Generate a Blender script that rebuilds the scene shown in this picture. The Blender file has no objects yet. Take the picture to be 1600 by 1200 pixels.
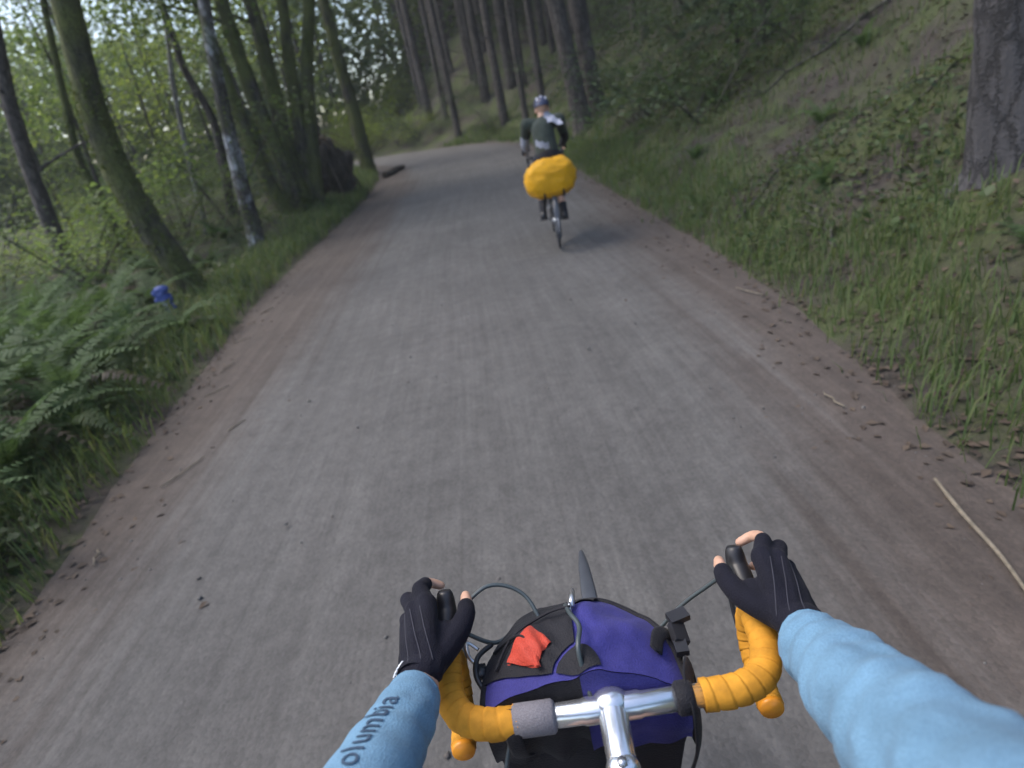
import bpy, bmesh, math, random
import numpy as np
from mathutils import Vector, Matrix, noise as mn
random.seed(7); rng = np.random.default_rng(11)
scene = bpy.context.scene
COL = scene.collection
PI = math.pi

# ------------------------------------------------------------------ camera, sky, sun, exposure
PITCH, ROLL = math.radians(24.9), math.radians(12.0)
CAMLOC = Vector((0, 0, 1.7))
cam = bpy.data.cameras.new('action_camera')
cam.sensor_width = 36; cam.lens = 920 / 1600 * 36
cam.clip_start = 0.02; cam.clip_end = 600
cam.dof.use_dof = True; cam.dof.focus_distance = 0.95; cam.dof.aperture_fstop = 3.4
cobj = bpy.data.objects.new('action_camera', cam); COL.objects.link(cobj)
F = Vector((0, math.cos(PITCH), -math.sin(PITCH)))
u0 = Vector((0, math.sin(PITCH), math.cos(PITCH))); r0 = Vector((1, 0, 0))
Rv = r0 * math.cos(ROLL) - u0 * math.sin(ROLL)
Uv = r0 * math.sin(ROLL) + u0 * math.cos(ROLL)
m = Matrix((Rv, Uv, -F)).transposed().to_4x4(); m.translation = CAMLOC
cobj.matrix_world = m
scene.camera = cobj

SUN_EL, SUN_AZ = math.radians(58), math.radians(285)   # azimuth clockwise from +y: light from the left, a little ahead
world = bpy.data.worlds.new("World"); scene.world = world; world.use_nodes = True
wn = world.node_tree.nodes; wl = world.node_tree.links
for n in list(wn): wn.remove(n)
wo = wn.new('ShaderNodeOutputWorld'); bg = wn.new('ShaderNodeBackground'); sk = wn.new('ShaderNodeTexSky')
sk.sky_type = 'NISHITA'; sk.sun_disc = False; sk.sun_elevation = SUN_EL; sk.sun_rotation = SUN_AZ
sk.air_density = 1.0; sk.dust_density = 3.0; sk.ozone_density = 1.0
bg.inputs['Strength'].default_value = 0.15
wl.new(sk.outputs[0], bg.inputs[0]); wl.new(bg.outputs[0], wo.inputs[0])
sl = bpy.data.lights.new('sun', 'SUN'); sl.energy = 0.7; sl.angle = math.radians(25); sl.color = (1, 0.96, 0.9)
so = bpy.data.objects.new('sun', sl); COL.objects.link(so)
sd = Vector((math.sin(SUN_AZ) * math.cos(SUN_EL), math.cos(SUN_AZ) * math.cos(SUN_EL), math.sin(SUN_EL)))
so.rotation_euler = sd.to_track_quat('Z', 'Y').to_euler(); so.location = sd * 50
vs = scene.view_settings
vs.view_transform = 'Standard'; vs.look = 'None'; vs.gamma = 1; vs.use_curve_mapping = False
vs.exposure = 1.35
scene.cycles.use_denoising = True
scene.cycles.max_bounces = 6; scene.cycles.transmission_bounces = 4; scene.cycles.transparent_max_bounces = 4

# ------------------------------------------------------------------ helpers
def lnk(o): COL.objects.link(o); return o

class MB:
    """collects vertices and faces for one mesh"""
    def __init__(s): s.v = []; s.f = []; s.mi = []
    def add(s, v, f, mi=0):
        b = len(s.v); s.v += [tuple(p) for p in v]; s.f += [tuple(i + b for i in q) for q in f]; s.mi += [mi] * len(f); return s
    def tube(s, pts, rad, n=10, caps=True, flat=None, mi=0, up=None):
        pts = [Vector(p) for p in pts]; N = len(pts)
        if not hasattr(rad, '__len__'): rad = [rad] * N
        v = []; t0 = (pts[1] - pts[0]).normalized()
        ref = Vector(up) if up is not None else (Vector((0, 0, 1)) if abs(t0.z) < .9 else Vector((1, 0, 0)))
        side = t0.cross(ref).normalized()
        for i, p in enumerate(pts):
            t = (pts[min(i + 1, N - 1)] - pts[max(i - 1, 0)]).normalized()
            side = (side - t * side.dot(t)).normalized(); u = side.cross(t)
            r = rad[i]; ra, rb = (r if hasattr(r, '__len__') else (r, r))
            if flat: ra, rb = ra * flat[0], rb * flat[1]
            for k in range(n):
                a = 2 * PI * k / n
                v.append(p + side * (math.cos(a) * ra) + u * (math.sin(a) * rb))
        f = []
        for i in range(N - 1):
            for k in range(n):
                k2 = (k + 1) % n
                f.append((i * n + k, i * n + k2, (i + 1) * n + k2, (i + 1) * n + k))
        if caps:
            f.append(tuple(range(n - 1, -1, -1))); f.append(tuple((N - 1) * n + k for k in range(n)))
        f = [tuple(reversed(q)) for q in f]
        return s.add(v, f, mi)
    def caps(s, pts, rad, n=12, flat=None, up=None):
        """tube with rounded ends (closed, for remeshing)"""
        pts = [Vector(p) for p in pts]; N = len(pts)
        if not hasattr(rad, '__len__'): rad = [rad] * N
        d0 = (pts[0] - pts[1]).normalized(); d1 = (pts[-1] - pts[-2]).normalized()
        P = []; R = []
        sc = lambda r, k: tuple(q * k for q in r) if hasattr(r, '__len__') else r * k
        mx = lambda r: min(r) if hasattr(r, '__len__') else r
        for a in (.12, .5, .85): P.append(pts[0] + d0 * mx(rad[0]) * math.cos(a * PI / 2)); R.append(sc(rad[0], math.sin(a * PI / 2)))
        P += pts; R += list(rad)
        for a in (.85, .5, .12): P.append(pts[-1] + d1 * mx(rad[-1]) * math.cos(a * PI / 2)); R.append(sc(rad[-1], math.sin(a * PI / 2)))
        return s.tube(P, R, n, True, flat, up=up)
    def ball(s, c, r, rot=None, nu=16, nv=10, mi=0):
        c = Vector(c); r = (r, r, r) if not hasattr(r, '__len__') else r
        v = [(0, 0, -1)] + [(math.cos(2 * PI * i / nu) * math.sin(PI * j / nv), math.sin(2 * PI * i / nu) * math.sin(PI * j / nv), -math.cos(PI * j / nv)) for j in range(1, nv) for i in range(nu)] + [(0, 0, 1)]
        w = []
        for p in v:
            q = Vector((p[0] * r[0], p[1] * r[1], p[2] * r[2]))
            if rot is not None: q = rot @ q
            w.append(q + c)
        f = [(0, 1 + (i + 1) % nu, 1 + i) for i in range(nu)]
        for j in range(nv - 2):
            for i in range(nu):
                i2 = (i + 1) % nu
                f.append((1 + j * nu + i, 1 + j * nu + i2, 1 + (j + 1) * nu + i2, 1 + (j + 1) * nu + i))
        L = len(v) - 1
        f += [(L, 1 + (nv - 2) * nu + i, 1 + (nv - 2) * nu + (i + 1) % nu) for i in range(nu)]
        return s.add(w, f, mi)
    def box(s, c, d, rot=None, mi=0):
        c = Vector(c); v = []
        for z in (-1, 1):
            for y in (-1, 1):
                for x in (-1, 1):
                    q = Vector((x * d[0] / 2, y * d[1] / 2, z * d[2] / 2))
                    if rot is not None: q = rot @ q
                    v.append(c + q)
        return s.add(v, [(0, 2, 3, 1), (4, 5, 7, 6), (0, 1, 5, 4), (2, 6, 7, 3), (0, 4, 6, 2), (1, 3, 7, 5)], mi)
    def grid(s, fn, nu, nv, mi=0):
        v = [fn(i / nu, j / nv) for j in range(nv + 1) for i in range(nu + 1)]
        f = [(j * (nu + 1) + i, j * (nu + 1) + i + 1, (j + 1) * (nu + 1) + i + 1, (j + 1) * (nu + 1) + i) for j in range(nv) for i in range(nu)]
        return s.add(v, f, mi)
    def mesh(s, name):
        me = bpy.data.meshes.new(name); me.from_pydata(s.v, [], s.f); me.update()
        return me
    def build(s, name, mat, parent=None, smooth=True, world=False):
        me = s.mesh(name)
        mats = mat if isinstance(mat, (list, tuple)) else [mat]
        for q in mats: me.materials.append(q)
        if len(mats) > 1: me.polygons.foreach_set('material_index', s.mi)
        if smooth: me.polygons.foreach_set('use_smooth', [True] * len(me.polygons))
        return put(name, me, parent, world)

def put(name, me, parent=None, world=False):
    o = lnk(bpy.data.objects.new(name, me))
    if parent is not None:
        o.parent = parent
        if world:
            b = parent.matrix_basis if parent.parent is None else Matrix.Identity(4)
            o.matrix_parent_inverse = b.inverted()
    return o

def tag(o, label=None, cat=None, group=None, kind=None):
    if label: o['label'] = label
    if cat: o['category'] = cat
    if group: o['group'] = group
    if kind: o['kind'] = kind
    return o

def empty(name, loc=(0, 0, 0), rot=(0, 0, 0)):
    o = lnk(bpy.data.objects.new(name, None)); o.location = loc; o.rotation_euler = rot; o.empty_display_size = .1
    return o

def copy_tree(o, parent=None):
    c = o.copy(); COL.objects.link(c)
    if parent is not None: c.parent = parent
    for ch in list(o.children): copy_tree(ch, c)
    return c

def npmesh(name, V, Fq, mat, smooth=False):
    """fast mesh from an (n,3) array and an (m,k) index array"""
    me = bpy.data.meshes.new(name); V = np.asarray(V, np.float32); Fq = np.asarray(Fq, np.int32); k = Fq.shape[1]
    me.vertices.add(len(V)); me.vertices.foreach_set('co', V.ravel())
    me.loops.add(Fq.size); me.loops.foreach_set('vertex_index', Fq.ravel())
    me.polygons.add(len(Fq)); me.polygons.foreach_set('loop_start', np.arange(0, Fq.size, k, dtype=np.int32))
    me.polygons.foreach_set('loop_total', np.full(len(Fq), k, np.int32))
    if smooth: me.polygons.foreach_set('use_smooth', np.ones(len(Fq), bool))
    me.materials.append(mat); me.update(calc_edges=True); me.validate()
    return me

def fuse(mb, name, voxel, smooth=4, factor=.5):
    """voxel-remeshes overlapping closed shapes into one continuous surface"""
    tmp = lnk(bpy.data.objects.new('tmp', mb.mesh('tmp')))
    r = tmp.modifiers.new('r', 'REMESH'); r.mode = 'VOXEL'; r.voxel_size = voxel
    sm = tmp.modifiers.new('s', 'SMOOTH'); sm.iterations = smooth; sm.factor = factor
    dg = bpy.context.evaluated_depsgraph_get()
    me = bpy.data.meshes.new_from_object(tmp.evaluated_get(dg)); me.name = name
    old = tmp.data; bpy.data.objects.remove(tmp); bpy.data.meshes.remove(old)
    me.materials.clear(); me.polygons.foreach_set('use_smooth', np.ones(len(me.polygons), bool))
    return me

def fused(mb, name, mat, voxel, parent=None, world=True, smooth=4):
    me = fuse(mb, name, voxel, smooth); me.materials.append(mat)
    return put(name, me, parent, world)

def spline(P, n):
    """Catmull-Rom through P with n points per span"""
    P = [Vector(p) for p in P]; out = []
    for i in range(len(P) - 1):
        a = P[max(i - 1, 0)]; b = P[i]; c = P[i + 1]; d = P[min(i + 2, len(P) - 1)]
        for k in range(n):
            t = k / n
            out.append(.5 * ((2 * b) + (c - a) * t + (2 * a - 5 * b + 4 * c - d) * t * t + (3 * b - a - 3 * c + d) * t ** 3))
    out.append(P[-1]); return out

def lerp_list(R, n):
    out = []
    for i in range(len(R) - 1):
        for k in range(n): out.append(R[i] + (R[i + 1] - R[i]) * k / n)
    out.append(R[-1]); return out

_lat = rng.random((256, 256))
def vnoise(x, y):
    x = np.asarray(x, float); y = np.asarray(y, float)
    xi = np.floor(x).astype(int); yi = np.floor(y).astype(int); fx = x - xi; fy = y - yi
    fx = fx * fx * (3 - 2 * fx); fy = fy * fy * (3 - 2 * fy)
    g = lambda a, b: _lat[a & 255, b & 255]
    return (g(xi, yi) * (1 - fx) + g(xi + 1, yi) * fx) * (1 - fy) + (g(xi, yi + 1) * (1 - fx) + g(xi + 1, yi + 1) * fx) * fy
def fnoise(x, y, o=4):
    s = 0; a = .5
    for i in range(o): s = s + a * vnoise(x * 2 ** i + 17 * i, y * 2 ** i + 31 * i); a *= .5
    return s

# ------------------------------------------------------------------ materials
def newmat(name):
    M = bpy.data.materials.new(name); M.use_nodes = True; nt = M.node_tree
    return M, nt, nt.nodes, nt.links, nt.nodes['Principled BSDF']
def nnode(nt, t, **kw):
    n = nt.nodes.new(t)
    for k, v in kw.items(): setattr(n, k, v)
    return n
def noise_tex(nt, scale, detail=4, rough=.55, vec=None, stretch=None, coord='Object'):
    n = nt.nodes.new('ShaderNodeTexNoise'); n.inputs['Scale'].default_value = scale
    n.inputs['Detail'].default_value = detail; n.inputs['Roughness'].default_value = rough
    if vec is None:
        vec = nt.nodes.new('ShaderNodeTexCoord').outputs[coord]
    if stretch:
        mp = nt.nodes.new('ShaderNodeMapping'); mp.inputs['Scale'].default_value = stretch
        nt.links.new(vec, mp.inputs['Vector']); vec = mp.outputs[0]
    nt.links.new(vec, n.inputs['Vector']); return n
def ramp(nt, src, stops, interp='LINEAR'):
    r = nt.nodes.new('ShaderNodeValToRGB'); r.color_ramp.interpolation = interp; e = r.color_ramp.elements
    while len(e) < len(stops): e.new(.5)
    for q, (p, c) in zip(e, stops):
        q.position = p; q.color = (*c, 1) if len(c) == 3 else c
    nt.links.new(src, r.inputs[0]); return r
def mix(nt, fac, a, b):
    x = nt.nodes.new('ShaderNodeMix'); x.data_type = 'RGBA'
    for s, v in ((0, fac), (6, a), (7, b)):
        if isinstance(v, bpy.types.NodeSocket): nt.links.new(v, x.inputs[s])
        else: x.inputs[s].default_value = (*v, 1) if hasattr(v, '__len__') and len(v) == 3 else v
    return x.outputs[2]
def bump(nt, b, height, strength=.3, dist=.01):
    n = nt.nodes.new('ShaderNodeBump'); n.inputs['Strength'].default_value = strength; n.inputs['Distance'].default_value = dist
    nt.links.new(height, n.inputs['Height']); nt.links.new(n.outputs[0], b.inputs['Normal']); return n

def simple(name, col, rough=.6, metal=0., var=.15, nscale=30, bstr=.15, bdist=.002, spec=None, sheen=0):
    M, nt, N, L, b = newmat(name)
    n = noise_tex(nt, nscale, 5)
    d = tuple(c * (1 - var) for c in col); l = tuple(min(1, c * (1 + var)) for c in col)
    r = ramp(nt, n.outputs['Fac'], [(.3, d), (.7, l)])
    L.new(r.outputs[0], b.inputs['Base Color']); b.inputs['Roughness'].default_value = rough; b.inputs['Metallic'].default_value = metal
    if spec is not None: b.inputs['Specular IOR Level'].default_value = spec
    if sheen: b.inputs['Sheen Weight'].default_value = sheen
    if bstr: bump(nt, b, n.outputs['Fac'], bstr, bdist)
    return M

def cloth(name, col, rough=.85, weave=900, var=.12):
    M, nt, N, L, b = newmat(name)
    n = noise_tex(nt, 14, 4); w = noise_tex(nt, weave, 2)
    r = ramp(nt, n.outputs['Fac'], [(.3, tuple(c * (1 - var) for c in col)), (.7, tuple(c * (1 + var) for c in col))])
    L.new(r.outputs[0], b.inputs['Base Color']); b.inputs['Roughness'].default_value = rough
    b.inputs['Sheen Weight'].default_value = .05; b.inputs['Specular IOR Level'].default_value = .2
    k = nt.nodes.new('ShaderNodeTexVoronoi'); k.inputs['Scale'].default_value = min(420, weave); L.new(nt.nodes['Texture Coordinate'].outputs['Object'], k.inputs['Vector'])
    kr = ramp(nt, k.outputs['Distance'], [(.0, (1.12, 1.12, 1.12)), (.7, (.80, .80, .80))])
    x = nt.nodes.new('ShaderNodeMix'); x.data_type = 'RGBA'; x.blend_type = 'MULTIPLY'; x.inputs[0].default_value = .8
    L.new(r.outputs[0], x.inputs[6]); L.new(kr.outputs[0], x.inputs[7]); L.new(x.outputs[2], b.inputs['Base Color'])
    ad = nt.nodes.new('ShaderNodeMath'); ad.operation = 'MULTIPLY_ADD'; L.new(k.outputs['Distance'], ad.inputs[0]); ad.inputs[1].default_value = -1.2; L.new(w.outputs['Fac'], ad.inputs[2])
    bump(nt, b, ad.outputs[0], .5, .0012); return M

def leafmat(name, cols, trans=.45, rough=.55):
    """foliage: colour differs leaf by leaf, light passes through"""
    M, nt, N, L, b = newmat(name)
    g = nt.nodes.new('ShaderNodeNewGeometry')
    r = ramp(nt, g.outputs['Random Per Island'], [(i / max(1, len(cols) - 1), c) for i, c in enumerate(cols)])
    oi = nt.nodes.new('ShaderNodeObjectInfo')
    hs = nt.nodes.new('ShaderNodeHueSaturation')
    mr = nt.nodes.new('ShaderNodeMapRange'); mr.inputs[3].default_value = .7; mr.inputs[4].default_value = 1.3
    L.new(oi.outputs['Random'], mr.inputs[0]); L.new(mr.outputs[0], hs.inputs['Value']); L.new(r.outputs[0], hs.inputs['Color'])
    L.new(hs.outputs[0], b.inputs['Base Color']); b.inputs['Roughness'].default_value = rough
    t = nt.nodes.new('ShaderNodeBsdfTranslucent'); hs2 = nt.nodes.new('ShaderNodeHueSaturation')
    hs2.inputs['Value'].default_value = 1.5; hs2.inputs['Hue'].default_value = .485
    L.new(hs.outputs[0], hs2.inputs['Color']); L.new(hs2.outputs[0], t.inputs['Color'])
    x = nt.nodes.new('ShaderNodeMixShader'); x.inputs[0].default_value = trans
    L.new(b.outputs[0], x.inputs[1]); L.new(t.outputs[0], x.inputs[2])
    L.new(x.outputs[0], nt.nodes['Material Output'].inputs[0]); return M

def barkmat(name, dark, light, moss=None, mossamt=.5, pale=None, scale=9):
    M, nt, N, L, b = newmat(name)
    co = nt.nodes.new('ShaderNodeTexCoord').outputs['Object']
    n = noise_tex(nt, scale, 6, .65, co, (1, 1, .18)); n2 = noise_tex(nt, 2.2, 4, .6, co, (1, 1, .6))
    n3 = noise_tex(nt, 40, 3, .6, co)
    c = ramp(nt, n.outputs['Fac'], [(.35, dark), (.65, light)]).outputs[0]
    if pale:
        n4 = noise_tex(nt, 1.7, 3, .6, co, (1, 1, .8)); fr = ramp(nt, n4.outputs['Fac'], [(.52, (0, 0, 0)), (.6, (1, 1, 1))]).outputs[0]
        c = mix(nt, fr, c, pale)
    vc = nt.nodes.new('ShaderNodeTexVoronoi'); vc.feature = 'DISTANCE_TO_EDGE'; vc.inputs['Scale'].default_value = scale * 1.6
    mp_ = nt.nodes.new('ShaderNodeMapping'); mp_.inputs['Scale'].default_value = (1, 1, .28)
    wv = nt.nodes.new('ShaderNodeMix'); wv.data_type = 'VECTOR'; wv.inputs[0].default_value = .08; L.new(co, wv.inputs[4]); L.new(n3.outputs['Color'], wv.inputs[5])
    L.new(wv.outputs[1], mp_.inputs['Vector']); L.new(mp_.outputs[0], vc.inputs['Vector'])
    cr = ramp(nt, vc.outputs['Distance'], [(.0, (0, 0, 0)), (.12, (1, 1, 1))]).outputs[0]
    c = mix(nt, cr, tuple(q * .7 for q in dark), c)
    if moss:
        mm = ramp(nt, n3.outputs['Fac'], [(.3, tuple(q * .55 for q in moss)), (.75, tuple(q * 1.35 for q in moss))]).outputs[0]
        fr = ramp(nt, n2.outputs['Fac'], [(1 - mossamt - .12, (0, 0, 0)), (1 - mossamt + .12, (1, 1, 1))]).outputs[0]
        c = mix(nt, fr, c, mm)
    L.new(c, b.inputs['Base Color']); b.inputs['Roughness'].default_value = .92
    ad = nt.nodes.new('ShaderNodeMath'); ad.operation = 'MULTIPLY_ADD'; L.new(n3.outputs['Fac'], ad.inputs[0]); ad.inputs[1].default_value = .4; L.new(n.outputs['Fac'], ad.inputs[2])
    ad3 = nt.nodes.new('ShaderNodeMath'); ad3.operation = 'MULTIPLY_ADD'; L.new(cr, ad3.inputs[0]); ad3.inputs[1].default_value = .5; L.new(ad.outputs[0], ad3.inputs[2])
    bump(nt, b, ad3.outputs[0], .9, .03); return M

M = {}
M['bark_moss'] = barkmat('mossy_bark', (.022, .019, .016), (.085, .075, .062), (.092, .104, .026), .56)
M['bark_moss_pale'] = barkmat('mossy_alder_bark', (.04, .035, .03), (.13, .12, .105), (.085, .10, .028), .42, (.34, .35, .37))
M['bark_conifer'] = barkmat('conifer_bark', (.035, .029, .026), (.13, .112, .10), (.07, .075, .03), .2)
M['bark_grey'] = barkmat('grey_bark', (.040, .038, .040), (.074, .071, .075), scale=6)
M['moss'] = leafmat('moss_green', [(.05, .07, .015), (.075, .10, .02), (.10, .125, .03)], .3, .9)
M['bark_thin'] = barkmat('thin_bark', (.04, .035, .03), (.13, .12, .10), (.07, .08, .025), .35)
M['bark_pale'] = barkmat('pale_bark', (.16, .15, .14), (.42, .41, .40))
M['rootwood'] = barkmat('root_wood', (.022, .018, .014), (.085, .07, .05), (.05, .055, .02), .3, scale=14)
M['leaf_maple'] = leafmat('maple_leaves', [(.055, .095, .022), (.075, .125, .028), (.095, .15, .036), (.11, .155, .036)], .55)
M['leaf_far'] = leafmat('far_leaves', [(.06, .10, .03), (.08, .125, .04), (.10, .15, .05), (.12, .165, .05)], .6)
M['leaf_dark'] = leafmat('dark_leaves', [(.028, .052, .018), (.045, .075, .026), (.06, .095, .035)], .4)  # deeper green for the shrubs on the right slope
M['leaf_sunpaint'] = leafmat('sunpainted_leaves', [(.09, .145, .022), (.12, .175, .026), (.15, .20, .03)], .6)  # sunlit look put into the leaf colour: brighter, yellower green
M['needles'] = leafmat('conifer_needles', [(.035, .06, .03), (.05, .085, .045), (.07, .11, .065)], .3)
M['fern'] = leafmat('fern_green', [(.045, .085, .022), (.06, .11, .03)], .4, .75)
M['fern_dead'] = leafmat('withered_fern', [(.07, .055, .035), (.10, .08, .05)], .3)
M['grass'] = leafmat('grass_green', [(.042, .074, .02), (.06, .10, .026), (.08, .12, .035), (.10, .115, .042)], .45, .7)
M['herb'] = leafmat('herb_green', [(.035, .06, .02), (.055, .095, .028), (.08, .12, .035), (.09, .10, .03)], .4)
M['litter'] = leafmat('dead_leaves', [(.04, .029, .021), (.075, .053, .037), (.105, .077, .054), (.06, .046, .035)], .15, .8)
M['twig'] = simple('pale_twig', (.16, .135, .10), .85, var=.3)
M['pebble'] = leafmat('pebble_grey', [(.09, .087, .083), (.12, .115, .11), (.15, .143, .137), (.10, .085, .075)], 0, .85)
M['skin'] = simple('skin', (.50, .30, .21), .5, var=.12, nscale=60, bstr=.1)
M['sleeve'] = cloth('light_blue_knit', (.145, .275, .40), .9, 1400, .16)
M['shirt_own'] = cloth('light_blue_jersey', (.17, .45, .64))
M['glove'] = cloth('black_glove', (.007, .007, .014), .9, 500, .3); M['glove'].node_tree.nodes['Principled BSDF'].inputs['Sheen Weight'].default_value = .02; M['glove'].node_tree.nodes['Principled BSDF'].inputs['Specular IOR Level'].default_value = .25
M['seam'] = simple('grey_stitching', (.03, .03, .042), .8)
M['glove_print'] = simple('glove_print', (.62, .66, .70), .6, var=.35, nscale=400)
M['print'] = simple('sleeve_print', (.035, .065, .11), .8, var=.1)
M['tape'] = simple('orange_bar_tape', (.52, .24, .024), .8, var=.22, nscale=45, bstr=.5, bdist=.0015, spec=.25)
M['plug'] = simple('orange_plug', (.70, .27, .02), .4, var=.05)
M['silver'] = simple('polished_alloy', (.72, .74, .77), .24, .9, .06, 20, .05)
M['steel'] = simple('steel', (.55, .56, .58), .3, .9, .05)
M['black_plastic'] = simple('black_plastic', (.018, .018, .021), .42, var=.2)
M['rubber'] = simple('tyre_rubber', (.03, .03, .032), .8, var=.25, nscale=90)
M['fender'] = simple('grey_fender', (.05, .055, .065), .35, var=.08)
M['frame_own'] = simple('dark_frame_paint', (.03, .035, .06), .3, var=.1)
M['cable'] = simple('cable_housing', (.05, .065, .07), .4, var=.1)
M['bag_blue'] = cloth('blue_purple_nylon', (.042, .04, .20), .7, 700, .2)
M['bag_black'] = cloth('black_nylon', (.014, .014, .018), .65, 600, .25)
M['bag_grey'] = cloth('grey_lining', (.20, .19, .21), .7, 600, .1)
M['red'] = cloth('red_nylon', (.50, .06, .035), .55, 600, .1)
M['yellow'] = cloth('yellow_rain_cover', (.66, .33, .008), .5, 300, .1)
M['olive'] = cloth('grey_green_jersey', (.045, .056, .046), .85, 300, .25)
M['dark_cloth'] = cloth('dark_shorts', (.02, .021, .026), .8, 300, .2)
M['white_cloth'] = cloth('white_cloth', (.36, .38, .45), .8, 300, .1)
M['helmet'] = simple('dark_blue_helmet', (.05, .055, .10), .3, var=.15)
M['white_plastic'] = simple('white_plastic', (.68, .69, .74), .35, var=.05)
M['blue_tape'] = cloth('blue_ribbon', (.06, .09, .27), .5, 200, .15)
M['stake'] = simple('pale_stake', (.42, .44, .40), .8, var=.25)
M['hair'] = simple('brown_hair', (.05, .03, .02), .6, var=.3, nscale=200)
M['eye'] = simple('eye_white', (.7, .7, .7), .2, var=.02)

# road: worn grey crown between brown earthy shoulders, streaked along the wheel tracks
def roadmat():
    Mt, nt, N, L, b = newmat('gravel_road')
    at = nnode(nt, 'ShaderNodeAttribute', attribute_name='worn'); uv = nnode(nt, 'ShaderNodeAttribute', attribute_name='along')
    co = nt.nodes.new('ShaderNodeTexCoord').outputs['Object']
    fine = noise_tex(nt, 120, 5, .7, co); mid = noise_tex(nt, 9, 5, .6, co); big = noise_tex(nt, .9, 4, .6, co)
    trk = noise_tex(nt, 1, 6, .7, uv.outputs['Vector'], (9, .22, 1)); trk2 = noise_tex(nt, 1, 4, .6, uv.outputs['Vector'], (40, 1.1, 1))
    vo = nt.nodes.new('ShaderNodeTexVoronoi'); vo.inputs['Scale'].default_value = 75; L.new(co, vo.inputs['Vector'])
    grey = ramp(nt, trk.outputs['Fac'], [(.25, (.066, .0635, .0605)), (.5, (.082, .079, .0755)), (.75, (.098, .095, .091))]).outputs[0]
    brown = ramp(nt, trk.outputs['Fac'], [(.25, (.046, .036, .030)), (.5, (.067, .0535, .045)), (.75, (.09, .073, .062))]).outputs[0]
    # threshold of the worn band, edged by noise
    ad = nnode(nt, 'ShaderNodeMath', operation='MULTIPLY_ADD'); L.new(trk.outputs['Fac'], ad.inputs[0]); ad.inputs[1].default_value = 1.0; L.new(at.outputs['Fac'], ad.inputs[2])
    ad2 = nnode(nt, 'ShaderNodeMath', operation='MULTIPLY_ADD'); L.new(big.outputs['Fac'], ad2.inputs[0]); ad2.inputs[1].default_value = .6; L.new(ad.outputs[0], ad2.inputs[2])
    fr = nt.nodes.new('ShaderNodeMapRange'); fr.interpolation_type = 'SMOOTHSTEP'; fr.inputs[1].default_value = .35; fr.inputs[2].default_value = 1.25; L.new(ad2.outputs[0], fr.inputs[0])
    c = mix(nt, fr.outputs[0], brown, grey)
    sp = ramp(nt, vo.outputs['Color'], [(.1, (.45, .45, .45)), (.5, (.98, .98, .98)), (.9, (1.5, 1.48, 1.45))]).outputs[0]
    def mul(c, d, fac):
        x = nt.nodes.new('ShaderNodeMix'); x.data_type = 'RGBA'; x.blend_type = 'MULTIPLY'; x.inputs[0].default_value = fac
        L.new(c, x.inputs[6]); L.new(d, x.inputs[7]); return x.outputs[2]
    c = mul(c, sp, .28)
    c = mul(c, ramp(nt, big.outputs['Fac'], [(.35, (.80, .80, .80)), (.6, (1.1, 1.1, 1.1))]).outputs[0], .7)
    c = mul(c, ramp(nt, trk2.outputs['Fac'], [(.3, (.78, .78, .78)), (.7, (1.22, 1.22, 1.22))]).outputs[0], .5)
    c = mul(c, ramp(nt, mid.outputs['Fac'], [(.3, (.72, .72, .72)), (.7, (1.2, 1.2, 1.2))]).outputs[0], .6)
    L.new(c, b.inputs['Base Color']); b.inputs['Roughness'].default_value = .9
    h = nnode(nt, 'ShaderNodeMath', operation='MULTIPLY_ADD'); L.new(vo.outputs['Distance'], h.inputs[0]); h.inputs[1].default_value = -.7; L.new(fine.outputs['Fac'], h.inputs[2])
    bump(nt, b, h.outputs[0], .42, .007); return Mt
M['road'] = roadmat()

def groundmat():
    Mt, nt, N, L, b = newmat('forest_floor')
    co = nt.nodes.new('ShaderNodeTexCoord').outputs['Object']
    a = noise_tex(nt, .55, 5, .6, co); c_ = noise_tex(nt, 5, 6, .65, co); f = noise_tex(nt, 45, 5, .7, co); g2 = noise_tex(nt, 1.3, 5, .6, co)
    soil = ramp(nt, c_.outputs['Fac'], [(.3, (.026, .021, .016)), (.52, (.050, .041, .034)), (.75, (.080, .066, .056))]).outputs[0]
    moss = ramp(nt, f.outputs['Fac'], [(.3, (.03, .042, .014)), (.7, (.085, .105, .03))]).outputs[0]
    fr = ramp(nt, g2.outputs['Fac'], [(.38, (0, 0, 0)), (.60, (1, 1, 1))]).outputs[0]
    c = mix(nt, fr, soil, moss)
    L.new(c, b.inputs['Base Color']); b.inputs['Roughness'].default_value = .95
    h = nnode(nt, 'ShaderNodeMath', operation='MULTIPLY_ADD'); L.new(f.outputs['Fac'], h.inputs[0]); h.inputs[1].default_value = .5; L.new(c_.outputs['Fac'], h.inputs[2])
    bump(nt, b, h.outputs[0], .9, .05); return Mt
M['ground'] = groundmat()

# ------------------------------------------------------------------ the road and the ground
ST = [((-2.30, -25), (1.9, -25)), ((-2.40, -6), (1.7, -6)), ((-2.40, 0), (1.68, 0)), ((-2.46, 2), (1.83, 2)), ((-2.72, 4), (2.15, 4)), ((-2.93, 6), (2.29, 6)),
      ((-3.1, 8), (2.36, 8)), ((-3.1, 11), (2.44, 11)), ((-2.9, 15), (2.52, 15)), ((-2.8, 19), (2.5, 20)), ((-2.95, 22), (2.1, 24.6)),
      ((-3.8, 24.6), (.4, 28.4)), ((-5.8, 27), (-3, 31.6)), ((-9.5, 29.2), (-7.5, 34)), ((-15, 30.6), (-14, 35.8)), ((-26, 31.5), (-26, 36.8)), ((-60, 33), (-60, 38.5))]
GR = [(-2.05, 1.2), (-2.1, .9), (-2.1, .75), (-2.07, 1.18), (-1.95, 1.5), (-1.92, 1.62), (-1.82, 1.78), (-1.72, 2.0), (-1.66, 2.25), (-1.55, 2.1)]
LP = spline([(*a, 0) for a, b in ST], 12); RP = spline([(*b, 0) for a, b in ST], 12)
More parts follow.
